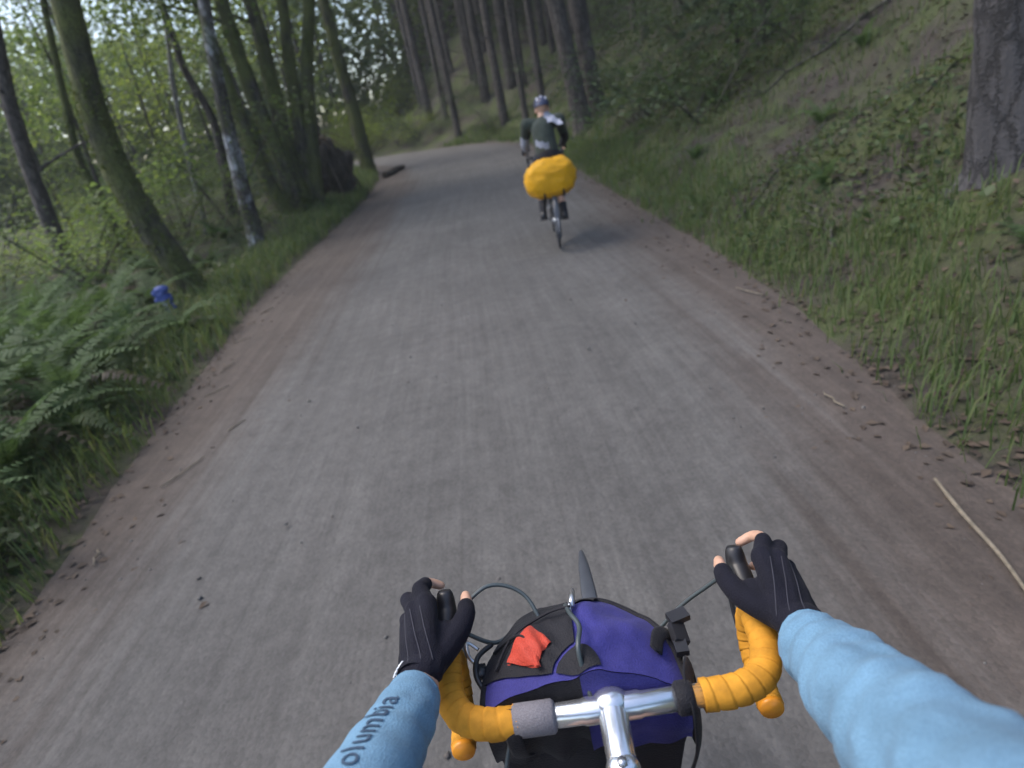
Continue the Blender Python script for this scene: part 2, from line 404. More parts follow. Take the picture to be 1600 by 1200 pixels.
NS = len(LP)
def roadz(y): return .62 * min(1, max(0, (y - 8) / 22)) ** 1.5
Lp = np.array([(p.x, p.y) for p in LP]); Rp = np.array([(p.x, p.y) for p in RP])
Cp = (Lp + Rp) / 2; Hw = np.linalg.norm(Rp - Lp, axis=1) / 2
Zs = np.array([roadz(c[1]) for c in Cp])
def nearest(x, y):
    """for points: signed distance outside the road (negative on it), side (+1 right), road height"""
    x = np.asarray(x, float).ravel(); y = np.asarray(y, float).ravel()
    best = np.full(x.shape, 1e9); lat = np.zeros(x.shape); hw = np.ones(x.shape); z = np.zeros(x.shape)
    for i in range(NS - 1):
        a = Cp[i]; d = Cp[i + 1] - a; L2 = d @ d
        t = np.clip(((x - a[0]) * d[0] + (y - a[1]) * d[1]) / L2, 0, 1)
        px = a[0] + d[0] * t; py = a[1] + d[1] * t
        D = np.hypot(x - px, y - py); k = D < best
        best[k] = D[k]; s = np.sign(d[1] * (x - px) - d[0] * (y - py)); lat[k] = s[k]
        hw[k] = (Hw[i] * (1 - t) + Hw[i + 1] * t)[k]; z[k] = (Zs[i] * (1 - t) + Zs[i + 1] * t)[k]
    return best - hw, lat, z
def ground_z(x, y):
    x = np.asarray(x, float); sh = x.shape; xx = x.ravel(); yy = np.asarray(y, float).ravel()
    d, side, z = nearest(xx, yy)
    e = np.clip((d + .3) / .4, 0, 1); base = z - .07 + .09 * e * e * (3 - 2 * e)
    dd = np.maximum(d, 0)
    right = .55 * np.sqrt(np.maximum(dd - .12, 0) ** 2 + .09) - .55 * .3 + .04 * dd
    k_ = np.clip((xx + 8) / 10, 0, 1); k_ = k_ * k_ * (3 - 2 * k_)      # the hillside runs out to the left beyond the bend
    right = np.where(dd < .12, 0, right) * (.06 + .94 * k_)
    left = .10 * np.minimum(dd / .8, 1) - .035 * np.maximum(dd - 2.5, 0) * (dd < 30) - .035 * 27.5 * (dd >= 30)
    bumps = (fnoise(xx * .9, yy * .9, 3) - .44) * np.minimum(dd * .3, .7) + (fnoise(xx * 4, yy * 4, 3) - .44) * np.minimum(dd * .3, .2)
    return (base + np.where(side > 0, right, left) + bumps).reshape(sh)
def gz(x, y): return float(ground_z(np.array([x]), np.array([y]))[0])

def axis(lo, hi, c0, c1, fine, coarse):
    a = list(np.arange(lo, c0, coarse)) + list(np.arange(c0, c1, fine)) + list(np.arange(c1, hi + coarse, coarse)); return np.array(a)
ax = axis(-70, 70, -9, 9, .16, 1.5); ay = axis(-25, 110, -1, 30, .2, 1.6)
GX, GY = np.meshgrid(ax, ay); GZ = ground_z(GX, GY)
nx, ny = len(ax), len(ay); ii = np.arange(nx * ny).reshape(ny, nx)
quads = np.stack([ii[:-1, :-1], ii[:-1, 1:], ii[1:, 1:], ii[1:, :-1]], -1).reshape(-1, 4)
tag(put('ground', npmesh('ground', np.stack([GX, GY, GZ], -1).reshape(-1, 3), quads, M['ground'], True)), kind='structure')

NU = 40; RV = []; worn = []; along = []
s_acc = 0
for i in range(NS):
    l = Lp[i]; r_ = Rp[i]; u = (r_ - l) / np.linalg.norm(r_ - l); l2 = l - u * .15; r2 = r_ + u * .15
    if i: s_acc += np.linalg.norm(Cp[i] - Cp[i - 1])
    k = min(i / 12, len(GR) - 1); a = int(k); t = k - a; g0 = GR[a]; g1 = GR[min(a + 1, len(GR) - 1)]
    gl = g0[0] * (1 - t) + g1[0] * t; gr = g0[1] * (1 - t) + g1[1] * t
    wl_ = gl - l[0] if k < len(GR) - 1 else 1.0; wr_ = r_[0] - gr if k < len(GR) - 1 else .35   # widths of the brown shoulders
    for j in range(NU + 1):
        f_ = j / NU; p = l2 * (1 - f_) + r2 * f_; w = np.linalg.norm(r2 - l2)
        dl = f_ * w - .15 - wl_; dr = (1 - f_) * w - .15 - wr_
        worn.append(max(-1, min(1, min(dl, dr) * 1.1)))
        rut = -.018 * math.exp(-((f_ - .30) / .07) ** 2) - .018 * math.exp(-((f_ - .70) / .07) ** 2) + .03 * (1 - (2 * f_ - 1) ** 2)
        n_ = .018 * (float(fnoise(p[0] * 1.7 + 40, p[1] * 1.1 + 40, 3)) - .44)
        RV.append((p[0], p[1], Zs[i] + rut + n_)); along.append(((f_ - .5) * w, s_acc, 0))
q = np.arange(NS * (NU + 1)).reshape(NS, NU + 1)
RF = np.stack([q[:-1, :-1], q[:-1, 1:], q[1:, 1:], q[1:, :-1]], -1).reshape(-1, 4)
rme = npmesh('road', RV, RF, M['road'], True)
at_ = rme.attributes.new('worn', 'FLOAT', 'POINT'); at_.data.foreach_set('value', worn)
at_ = rme.attributes.new('along', 'FLOAT_VECTOR', 'POINT'); at_.data.foreach_set('vector', np.array(along, np.float32).ravel())
tag(put('road', rme), kind='structure')

# ------------------------------------------------------------------ vegetation builders
def leaf_cards(P, size, up=.5, fold=.15, asp=.45):
    """diamond leaves (4 vertices, 2 triangles folded on the midrib) at points P"""
    n = len(P); s = size * (0.6 + .8 * rng.random(n))[:, None]
    nrm = rng.normal(size=(n, 3)); nrm[:, 2] = np.abs(nrm[:, 2]) + up * 2; nrm /= np.linalg.norm(nrm, axis=1)[:, None]
    t = rng.normal(size=(n, 3)); t -= nrm * np.sum(t * nrm, 1)[:, None]; t /= np.linalg.norm(t, axis=1)[:, None]
    b = np.cross(nrm, t)
    a0 = P - t * s * .5; a1 = P + b * s * asp + nrm * s * fold; a2 = P + t * s * .5; a3 = P - b * s * asp + nrm * s * fold
    V = np.stack([a0, a1, a2, a3], 1).reshape(-1, 3); k = np.arange(n)[:, None] * 4
    Fq = np.concatenate([k + [0, 1, 2], k + [0, 2, 3]], 1).reshape(-1, 3)
    return V, Fq

def bark_tube(mb, pts, rad, n=14, amp=.08, sub=4):
    n = int(n * 1.5); sub = int(sub * 1.6); amp *= 1.5
    P = spline(pts, sub); R = lerp_list(list(rad), sub)
    b = len(mb.v); mb.tube(P, R, n)
    k = 0
    for i, (p, r) in enumerate(zip(P, R)):
        flare = 1
        for j in range(n):
            v = Vector(mb.v[b + k]); dv = v - p
            e = mn.noise(Vector((v.x * 4, v.y * 4, v.z * 1.2))) * amp + mn.noise(Vector((v.x * 14, v.y * 14, v.z * 3))) * amp * .6
            mb.v[b + k] = tuple(p + dv * (1 + e * flare)); k += 1

def cluster_points(c, n, sx, sz):
    return np.array(c) + rng.normal(size=(n, 3)) * np.array([sx, sx, sz])

def crown_from(anchors, per, spread, leaf, mat, name, parent, world=False, up=.5, asp=.45):
    P = np.concatenate([cluster_points(a, per, spread * (.6 + .7 * rng.random()), spread * .45) for a in anchors])
    V, Fq = leaf_cards(P, leaf, up, asp=asp)
    o = put(name, npmesh(name, V, Fq, mat), parent, world); o['kind'] = 'stuff'; return o

def limb_path(p, az, L, rise, droop=0, k=5):
    out = []
    for i in range(k + 1):
        t = i / k; wob = .06 * L
        out.append(Vector(p) + Vector((math.cos(az), math.sin(az), 0)) * L * t * .9 + Vector((random.uniform(-wob, wob) * t, random.uniform(-wob, wob) * t, L * (rise * t - droop * t * t))))
    return out

def moss_tufts(pts, rad, parent, n):
    S = spline(pts, 8); Rr = lerp_list(list(rad), 8); P = []
    for k in range(n):
        t = (random.random() ** 1.3) * .55 * (len(S) - 2); i = int(t); p = S[i].lerp(S[i + 1], t - i); r = Rr[i] + (Rr[i + 1] - Rr[i]) * (t - i)
        a = random.random() * 6.283; q = Vector((math.cos(a), math.sin(a), 0))
        if mn.noise(Vector((p.x * 3 + q.x * 1.2, p.y * 3 + q.y * 1.2, p.z * 1.6))) < -.05: continue
        P.append(p + q * (r * random.uniform(.98, 1.13)))
    V, Fq = leaf_cards(np.array([tuple(p) for p in P]), .05, -.2, asp=.35); o = put('moss', npmesh('moss', V, Fq, M['moss']), parent, True); o['kind'] = 'stuff'

def big_tree(name, label, cat, P, r0, r1, H, bark, limbs=6, leaf='leaf_maple', lo=.3, per=100, spread=.7, lsize=.10, Ll=3., crown=True, flare=1.55, group=None, nseg=16, rise=.5, dead=0):
    """tree through the world points P, continued straight up to height H"""
    P = [Vector(p) for p in P]
    z0 = gz(P[0].x, P[0].y)
    P[0].z = z0 - .15
    d = (P[-1] - P[-2]); d = d / d.z
    top = P[-1] + d * max(.5, H - P[-1].z)
    mid = P[-1].lerp(top, .5); pts = P + [mid, top]
    root = tag(empty(name, (P[0].x, P[0].y, z0)), label, cat, group)
    hs = [(p.z - P[0].z) for p in pts]
    rad = [r0 + (r1 - r0) * min(1, h / max(.1, hs[len(P) - 1])) for h in hs]; rad[-2] = r1 * .65; rad[-1] = r1 * .15
    pts = [pts[0], pts[0].lerp(pts[1], .22)] + pts[1:]; rad = [r0 * flare, r0 * 1.08] + rad[1:]
    mb = MB(); bark_tube(mb, pts, rad, nseg, .09, 5); mb.build('trunk', M[bark], root, world=True)
    if bark.startswith('bark_moss'): moss_tufts(pts, rad, root, 2600 if bark == 'bark_moss' else 900)
    S = spline(pts, 8); anchors = []
    for k in range(limbs):
        t = lo + (1 - lo) * (k + random.random() * .6) / limbs
        zt = S[0].z + t * (S[-1].z - S[0].z); i = min(range(len(S) - 1), key=lambda q: abs(S[q].z - zt)); az = k * 2.4 + random.random()
        L = Ll * (1.15 - .6 * t) * random.uniform(.7, 1.2); rr = max(.012, r1 * .32 * (1.1 - t))
        lp = limb_path(S[i], az, L, rise * random.uniform(.4, 1.3), .15)
        l = MB(); l.tube(lp, [rr * (1 - .8 * q / 5) for q in range(6)], 6); lo_ = l.build('limb', M[bark], root, world=True)
        if k >= dead: anchors += [lp[q] for q in (2, 3, 4, 5, 5)]
    if crown and anchors: crown_from(anchors, per, spread, lsize, M[leaf], 'crown', root, True)
    return root

ORD = 'first second third fourth fifth sixth seventh eighth ninth tenth eleventh twelfth thirteenth fourteenth fifteenth sixteenth seventeenth eighteenth nineteenth twentieth'.split()
ORD += ['twenty-' + q for q in ORD[:9]] + ['thirtieth'] + ['thirty-' + q for q in ORD[:9]]
# ------------------------------------------------------------------ the named trees on the left of the road
LT = 'tall trees left of the road'
big_tree('mossy_tree', 'thick mossy leaning trunk nearest the left verge, standing above the ferns', 'tree',
         [(-4.24, 8.8, 0), (-4.49, 8.8, 1.18), (-4.59, 8.8, 2.21), (-4.45, 8.8, 3.17), (-4.31, 8.8, 3.83)], .2, .15, 13, 'bark_moss', 8, lo=.58, Ll=2.6, per=95)
big_tree('alder_tree', 'dark alder trunk with whitish bark patches, in front of the mossy multi-stemmed maple', 'tree',
         [(-4.31, 12, 0), (-4.18, 12, 1.31), (-4.01, 12, 2.6), (-3.82, 12, 3.68), (-3.7, 12, 4.22)], .15, .095, 15, 'bark_moss_pale', 8, lo=.55, Ll=2.4, per=95)
mz = gz(-4.2, 15.6)
maple = tag(empty('maple_tree', (-4.2, 15.6, mz)), 'mossy maple with a clump of five stems spreading from one base beside the road', 'tree')
anch = []
for pts, a, b in (([(-4.29, 15.5, 0), (-4.29, 15.5, 1.56), (-4.42, 15.5, 2.86), (-4.43, 15.5, 4.16), (-4.43, 15.5, 4.89)], .2, .14),
                  ([(-4.19, 15.8, 0), (-4.14, 15.8, 1.66), (-4.06, 15.8, 2.93), (-3.93, 15.8, 4.1), (-3.91, 15.8, 4.84)], .2, .145),
                  ([(-4.11, 16., 0), (-3.78, 16., 2.03), (-3.58, 16., 3.26), (-3.27, 16., 4.76)], .18, .12),
                  ([(-3.99, 16.1, 0), (-3.55, 16.1, 2.13), (-3.16, 16.1, 3.45), (-2.69, 16.1, 4.66)], .19, .13),
                  ([(-4.38, 15.3, 0), (-4.7, 15.3, 1.14), (-4.81, 15.3, 2.45), (-4.83, 15.3, 3.71)], .18, .11)):
    P = [Vector(p) for p in pts]; P[0].z = mz - .1; d = P[-1] - P[-2]; d = d / d.z
    P += [P[-1] + d * 4, P[-1] + d * 8 + Vector((random.uniform(-1, 1), random.uniform(-1, 1), 0))]
    n_ = len(P); R = [a * 1.25] + [a + (b - a) * i / (n_ - 3) for i in range(1, n_ - 2)] + [b * .7, b * .2]
    mb = MB(); bark_tube(mb, P, R, 14, .09, 5); mb.build('stem', M['bark_moss'], maple, world=True); moss_tufts(P, R, maple, 1800)
    S = spline(P, 6)
    for k in range(4):
        lp = limb_path(S[int(len(S) * (.62 + .09 * k))], random.random() * 6.3, random.uniform(1.5, 2.8), .45, .15)
        l = MB(); l.tube(lp, [.04 * (1 - .8 * q / 5) for q in range(6)], 6); l.build('limb', M['bark_moss'], maple, world=True); anch += lp[2:]
crown_from(anch, 80, .75, .105, M['leaf_maple'], 'crown', maple, True)
big_tree('roadside_tree', 'straight mossy trunk right of the stump where the road bends away', 'tree',
         [(-3.45, 22.8, .5), (-3.40, 22.8, 2.6), (-3.42, 22.8, 4.3), (-3.35, 22.8, 5.8)], .24, .18, 18, 'bark_moss', 8, lo=.45, Ll=3.)
big_tree('slim_tree', 'slim mossy trunk left of the thick leaning trunk', 'tree',
         [(-7.87, 14, 0), (-7.9, 14, 1.45), (-7.93, 14, 2.45), (-7.66, 14, 3.56), (-7.4, 14, 4.54)], .095, .06, 11, 'bark_moss', 7, lo=.35, Ll=2.2)
big_tree('shaggy_tree', 'dark shaggy trunk near the left edge with many dead side branches', 'tree',
         [(-8.65, 13, 0), (-8.47, 13, 1.44), (-8.32, 13, 2.52), (-8.11, 13, 3.51), (-7.89, 13, 4.22)], .17, .12, 14, 'bark_conifer', 14, leaf='needles', lo=.15, Ll=2.2, per=60, spread=.5, lsize=.11, dead=7)
big_tree('pale_sapling', 'thin pale-barked trunk at the far left edge', 'tree',
         [(-9.96, 15, 0), (-9.91, 15, 1.58), (-9.62, 15, 3.06), (-9.42, 15, 4.05)], .055, .045, 9, 'bark_pale', 5, lo=.4, Ll=1.5)
big_tree('dead_snag', 'thin pale bare snag between the leaning trunk and the alder', 'tree',
         [(-7.28, 17, 0), (-7.05, 17, 1.7), (-6.69, 17, 3.61), (-6.37, 17, 4.68), (-6.22, 17, 5.44)], .075, .05, 9, 'bark_pale', 5, crown=False, lo=.35, Ll=1.0)
big_tree('grey_tree', 'dark grey trunk behind the pale snag', 'tree',
         [(-6.84, 18, 0), (-6.4, 18, 2.74), (-6.63, 18, 4.1), (-6.6, 18, 5.12)], .13, .09, 13, 'bark_conifer', 7, lo=.4, Ll=2.4)

# right of the road
big_tree('conifer_tree', 'left of the two tall conifer trunks beyond the rider ahead', 'tree',
         [(3.62, 18.5, .9), (3.43, 18.5, 2.4), (3.27, 18.5, 3.9)], .27, .22, 24, 'bark_conifer', 14, leaf='needles', lo=.3, Ll=3.2, per=50, lsize=.16, rise=.1)
big_tree('conifer_tree', 'right of the two tall conifer trunks beyond the rider ahead', 'tree',
         [(4.20, 19, .95), (4.05, 19, 2.5), (3.95, 19, 3.9)], .26, .22, 25, 'bark_conifer', 14, leaf='needles', lo=.3, Ll=3.2, per=50, lsize=.16, rise=.1)
big_tree('fir_tree', 'broad grey trunk on the right bank at the edge of the photo', 'tree',
         [(3.68, 3.98, .7), (3.60, 3.98, 1.3), (3.53, 3.98, 1.8), (3.45, 3.98, 3)], .25, .22, 20, 'bark_grey', 12, leaf='needles', lo=.55, Ll=3.0, per=50, lsize=.14, rise=.1, nseg=24)

# background trees: prototypes copied one by one
def proto_tree(kind, i):
    root = empty('background_tree' if kind == 'leafy' else 'background_conifer')
    H = random.uniform(13, 18) if kind == 'leafy' else random.uniform(20, 26)
    r = random.uniform(.09, .14) if kind == 'leafy' else random.uniform(.13, .2)
    pts = [Vector((0, 0, -.6))]; x = y = 0
    for k in range(1, 7):
        w = .25 if kind == 'leafy' else .07
        x += random.uniform(-w, w) * 1.2; y += random.uniform(-w, w) * 1.2; pts.append(Vector((x, y, H * k / 6)))
    bark = 'bark_thin' if kind == 'leafy' else 'bark_conifer'
    mb = MB(); bark_tube(mb, pts, [r * 1.4, r, r * .9, r * .75, r * .6, r * .4, .02], 9, .1, 3); mb.build('trunk', M[bark], root)
    S = spline(pts, 6); anch = []; nl = 12 if kind == 'leafy' else 26; lb = MB()
    for k in range(nl):
        t = (.30 if kind == 'leafy' else .12) + .68 * (k + random.random()) / nl
        s = S[int(t * (len(S) - 1))]; L = (random.uniform(1.6, 3.2) * (1.2 - .6 * t)) if kind == 'leafy' else random.uniform(.8, 2.4) * (1.25 - t)
        lp = limb_path(s, k * 2.4 + random.random(), L, .5 if kind == 'leafy' else -.05, .15, 4)
        lb.tube(lp, [.03 * (1 - .8 * q / 4) for q in range(5)], 5)
        if kind == 'leafy' or t > .38: anch += lp[1:]
    lo_ = lb.build('limbs', M[bark], root); lo_['kind'] = 'stuff'
    crown_from(anch, 26 if kind == 'leafy' else 26, .75 if kind == 'leafy' else .45, .15, M[['leaf_maple', 'leaf_maple', 'leaf_sunpaint', 'leaf_sunpaint'][i % 4] if kind == 'leafy' else 'needles'], 'crown', root, asp=.5 if kind == 'leafy' else .3)
    return root
def proto_shrub(i):
    root = empty('understory_shrub'); st = MB(); anch = []
    for k in range(random.randint(5, 8)):
        lp = limb_path((random.uniform(-.15, .15), random.uniform(-.15, .15), -.1), k * 1.1 + random.random(), random.uniform(1.6, 3.4), random.uniform(.7, 1.5), .5, 6)
        st.tube(lp, [.022 * (1 - .75 * q / 6) for q in range(7)], 5); anch += lp[2:]
    so_ = st.build('stems', M['bark_thin'], root); so_['kind'] = 'stuff'
    crown_from(anch, 60, .42, .095, M[['leaf_maple', 'leaf_dark', 'leaf_maple', 'leaf_sunpaint'][i % 4]], 'foliage', root, up=1.2)
    return root
leafy = [proto_tree('leafy', i) for i in range(4)]; conif = [proto_tree('conifer', i) for i in range(4)]; shrubs = [proto_shrub(i) for i in range(4)]
used = set()
def place(pool, x, y, s, label, cat, group, i=None):
    p = pool[i if i is not None else random.randrange(len(pool))]
    if p.name in used: o = copy_tree(p)
    else: used.add(p.name); o = p
    o.location = (x, y, gz(x, y)); o.rotation_euler = (0, 0, random.random() * 6.28); o.scale = (s, s, s)
    tag(o, label, cat, group); return o
taken = [(-4.24, 8.8), (-4.3, 12), (-4.2, 15.6), (-3.4, 22.8), (3.6, 18.5), (4.2, 19), (3.6, 4)]
def free(x, y, d): return all((x - a) ** 2 + (y - b) ** 2 > d * d for a, b in taken)
# left wood, thinning into the distance
cnt = 0; tries = 0
while cnt < 40 and tries < 4000:
    tries += 1
    Y = random.uniform(15, 52); X = random.uniform(-.86 * Y, -4.6) if Y < 30 else random.uniform(-.86 * Y, 2)
    d, sd_, z = nearest([X], [Y])
    if d[0] < 1.2 or not free(X, Y, 1.5) or (sd_[0] > 0 and Y < 44): continue
    taken.append((X, Y)); cnt += 1
    place(leafy if random.random() < .9 else conif, X, Y, random.uniform(.8, 1.15) if X > -.30 * Y else random.uniform(.8, 1.1) * (1.7 + .24 * math.hypot(X, Y)) / 15, 'slender forest tree among many standing in the wood left of the road', 'tree', 'trees in the wood left of the road')
# conifers on the hillside right of and behind the bend, thin straight trunks
cnt = 0; tries = 0
while cnt < 110 and tries < 9000:
    tries += 1
    Y = random.uniform(22, 52); X = random.uniform(-2.5, 17)
    d, sd_, z = nearest([X], [Y])
    if d[0] < .9 or sd_[0] < 0 or not free(X, Y, 1.1) or d[0] > 18: continue
    taken.append((X, Y)); cnt += 1
    place(conif, X, Y, random.uniform(.6, 1.2), 'straight dark conifer among many on the slope behind the bend', 'tree', 'conifers on the slope behind the bend')
for X, Y, s in ((6.5, 15, .9), (8.5, 12, 1), (10.5, 17, 1.1), (7.5, 21, .9), (9, 8.3, .9), (12, 10.5, 1), (5.9, 12.2, .7), (13, 7, 1)):
    place(conif, X, Y, s, 'conifer trunk standing on the steep bank right of the road', 'tree', 'conifers on the right bank')
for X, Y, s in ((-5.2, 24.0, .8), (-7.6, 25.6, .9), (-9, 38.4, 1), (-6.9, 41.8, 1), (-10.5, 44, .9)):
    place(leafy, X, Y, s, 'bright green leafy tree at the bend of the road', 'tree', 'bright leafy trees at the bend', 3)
# understory shrubs
cnt = 0; tries = 0
while cnt < 48 and tries < 4000:
    tries += 1
    Y = random.uniform(11, 44); X = random.uniform(-1.0 * Y - 1, -5.2)
    d, sd_, z = nearest([X], [Y])
    if d[0] < 1.8 or not free(X, Y, 1.2): continue
    taken.append((X, Y)); cnt += 1
    place(shrubs, X, Y, random.uniform(.5, .95), 'leafy understory shrub in the wood left of the road', 'shrub', 'understory shrubs left of the road', random.choice([0, 0, 3, 2, 2, 3]) )
cnt = 0; tries = 0
while cnt < 84 and tries < 6000:
    tries += 1
    Y = random.uniform(9, 46); X = random.uniform(-4, 18)
    d, sd_, z = nearest([X], [Y])
    if d[0] < 1.6 - .7 * (Y > 24) or sd_[0] < 0 or not free(X, Y, 1.0): continue
    taken.append((X, Y)); cnt += 1
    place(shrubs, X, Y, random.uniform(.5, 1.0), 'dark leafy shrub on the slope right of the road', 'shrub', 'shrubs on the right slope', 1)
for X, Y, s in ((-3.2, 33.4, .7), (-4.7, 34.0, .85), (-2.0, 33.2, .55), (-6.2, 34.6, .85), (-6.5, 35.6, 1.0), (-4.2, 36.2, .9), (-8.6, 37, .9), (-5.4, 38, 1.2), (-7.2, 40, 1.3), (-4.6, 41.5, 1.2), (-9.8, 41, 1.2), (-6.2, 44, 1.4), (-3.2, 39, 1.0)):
    place(shrubs, X, Y, s, 'bright yellow-green bush at the far end of the road, sunlight painted into its leaves', 'shrub', 'bright bushes at the end of the road', 3)  # leaf colour stands in for the sunlit opening beyond the bend

# far wood that reads as one mass behind the left trees
ang = rng.random(90000) * 1.02 - .86; rad_ = 40 + 18 * rng.random(90000)
X = np.sin(ang) * rad_; Y = np.cos(ang) * rad_; hmax = 8 + 13 * fnoise(X * .16 + 9, Y * .16, 3) + 7 * np.clip((ang + .38) * 3.5, -1.15, 1.2); Z = hmax * rng.random(90000) ** 1.1
keep = fnoise(X * .3, (Y + Z) * .3 + Z * .2, 3) > .30 + .022 * np.maximum(Z - 6, 0)
keep &= ~((ang < -.28) & (Z > 9.5))
P = np.stack([X, Y, Z + ground_z(X, Y) - .5], 1)[keep]
V, Fq = leaf_cards(P, .42, .4)
tag(put('far_forest_leaves', npmesh('far_forest_leaves', V, Fq, M['leaf_far'])), 'far leafy wood closing the view behind the left trees', 'forest', kind='stuff')

# young fir with pale blue-green boughs on the right bank
def fir_sapling(x, y, H, label):
    root = tag(empty('young_fir', (x, y, gz(x, y))), label, 'tree')
    mb = MB(); mb.tube([(0, 0, -.1), (0.03, 0, H * .5), (0, .03, H)], [.05, .035, .008], 8); mb.build('trunk', M['bark_conifer'], root)
    pts = []; bo = MB()
    for k in range(34):
        t = .1 + .88 * k / 34; az = k * 2.4; L = H * .42 * (1.05 - t)
        lp = limb_path((0, 0, H * t), az, L, .1, .2, 5); bo.tube(lp, [.01, .008, .007, .006, .004, .003], 4)
        for q in range(1, 6):
            for s in (-1, 1):
                side = Vector((-math.sin(az), math.cos(az), 0)) * s
                for w in np.linspace(0, .28 * L * (1.15 - q / 5), 7): pts.append(lp[q] + side * w + Vector((0, 0, -.12 * w)) + Vector((math.cos(az), math.sin(az), 0)) * w * .6)
    bo_ = bo.build('boughs', M['bark_conifer'], root); bo_['kind'] = 'stuff'
    P = np.repeat(np.array(pts), 5, 0) + rng.normal(size=(len(pts) * 5, 3)) * .03
    V, Fq = leaf_cards(P, .075, .9, asp=.16); o = put('needles', npmesh('needles', V, Fq, M['needles']), root); o['kind'] = 'stuff'
fir_sapling(5.6, 12.6, 3.4, 'young fir with pale green boughs on the bank right of the tall conifer pair')
fir_sapling(7.8, 10.6, 3.0, 'small young fir higher up the right bank')
fir_sapling(-5.9, 19.5, 2.6, 'young fir in the shade behind the multi-stemmed maple')

# ------------------------------------------------------------------ ferns
def frond_mesh(L, mat, droop=.75, pairs=26):
    mb = MB(); pth = []
    for i in range(13):
        t = i / 12; pth.append(Vector((L * (.30 * t + .55 * t * t * .9 + .1 * t), 0, L * (1.05 * t - droop * t * t))))
    mb.tube(pth, [.0045 * (1 - .8 * i / 12) for i in range(13)], 4, caps=False)
    S = spline(pth, 6); n = len(S)
    for k in range(pairs):
        t = .08 + .91 * k / pairs; i = min(int(t * (n - 1)), n - 2); p = S[i]; tg = (S[i + 1] - S[i]).normalized(); up = Vector((0, 1, 0)).cross(tg) * -1
        w = .17 * L * min(1, t * 5 + .25) * (1 - t) ** .75 + .008
        for s in (-1, 1):
            d = (Vector((0, s, 0)) + tg * .35 - up * random.uniform(.05, .3)).normalized(); a = L / pairs * .62
            q0 = p - tg * a * .45; q1 = p + tg * a * .45; m_ = p + d * w * .5
            mb.add([q0, m_ - tg * a * .4, p + d * w, m_ + tg * a * .45, q1], [(0, 1, 2, 3, 4)] if s > 0 else [(4, 3, 2, 1, 0)])
    me = mb.mesh('frond'); me.materials.append(mat); return me
fronds = [frond_mesh(1.0, M['fern'], d) for d in (.55, .75, .95)]; dead_fr = [frond_mesh(1.0, M['fern_dead'], d) for d in (1.2, 1.5)]
def fern(x, y, s, label, group, n=13, meshes=fronds, z=None, name='sword_fern', tilt=0):
    root = tag(empty(name, (x, y, gz(x, y) if z is None else z), (0, 0, random.random() * 6)), label, 'fern', group)
    for k in range(n):
        o = put('frond', random.choice(dead_fr if (meshes is fronds and random.random() < .09) else meshes), root)
        q = s * random.uniform(.75, 1.15); o.scale = (q, q * random.uniform(.85, 1.1), q)
        o.rotation_euler = (random.uniform(-.25, .25), random.uniform(-.35, .3) + tilt, k * 2 * PI / n + random.uniform(-.25, .25))
    return root
FG = 'sword ferns crowding the left verge'
for x, y, s in ((-3.6, 2.9, .95), (-3.3, 4.2, .8), (-3.85, 3.9, 1.0), (-4.0, 4.9, 1.0), (-4.5, 5.4, 1.05), (-4.75, 4.5, 1.1), (-4.05, 6.4, .9), (-4.7, 6.6, 1.0), (-5.4, 6.4, 1.1), (-6.0, 7.2, 1.1), (-3.5, 6.6, .7), (-6.5, 8.4, 1.05), (-5.5, 8.9, .9), (-4.45, 8.0, .75), (-3.25, 1.7, .85), (-3.15, 2.7, .85), (-3.55, 2.3, 1.0), (-3.35, 3.6, .9), (-3.9, 3.2, 1.05), (-3.55, 4.6, .95), (-4.2, 4.2, 1.1), (-4.6, 5.0, 1.1),
                (-3.75, 5.6, .9), (-4.35, 5.9, 1.05), (-4.95, 6.1, 1.1), (-5.4, 5.4, 1.1), (-4.3, 7.0, .85), (-5.0, 7.2, 1.0), (-5.7, 6.9, 1.1), (-6.3, 6.3, 1.1), (-5.2, 8.3, .9),
                (-6.0, 8.1, 1.0), (-6.8, 7.6, 1.1), (-4.7, 9.6, .8), (-5.6, 9.5, .9), (-6.6, 9.2, 1.0), (-7.5, 8.7, 1.1), (-4.2, 2.2, 1.1), (-4.7, 3.4, 1.1), (-5.3, 4.3, 1.1), (-7.4, 10.4, 1.0), (-4.9, 11, .8), (-5.9, 11.2, .9), (-8.4, 10.0, 1.1)):
    fern(x, y, s * 1.12, 'sword fern with arching green fronds in the dense bank along the left verge', FG, 14)
for x, y, s in ((-8.2, 11.8, 1), (-6.8, 12.2, .9), (-5.3, 13, .8), (-9.4, 11.2, 1.1), (-7.2, 13.6, .9), (-10.3, 12.6, 1), (-5.0, 14.4, .7), (-9.1, 13.9, 1), (-6.4, 15.2, .8), (-11.8, 13.6, 1), (-4.9, 17.5, .7), (-8.3, 16.4, .9)):
    fern(x, y, s, 'sword fern farther back in the wood, behind the leaning trunk', 'ferns back in the wood', 9)
for x, y, s in ((3.0, 3.0, .45), (3.3, 5.6, .5), (4.2, 7.2, .55), (3.4, 9.2, .5), (5.4, 8.4, .6), (4.5, 11, .6), (4.9, 4.9, .55), (6.0, 6.2, .6), (3.5, 13.0, .5), (6.8, 9.4, .6), (2.75, 7.4, .4), (5.1, 14.5, .6)):
    fern(x, y, s, 'small fern on the shaded right bank', 'small ferns on the right bank', 10)

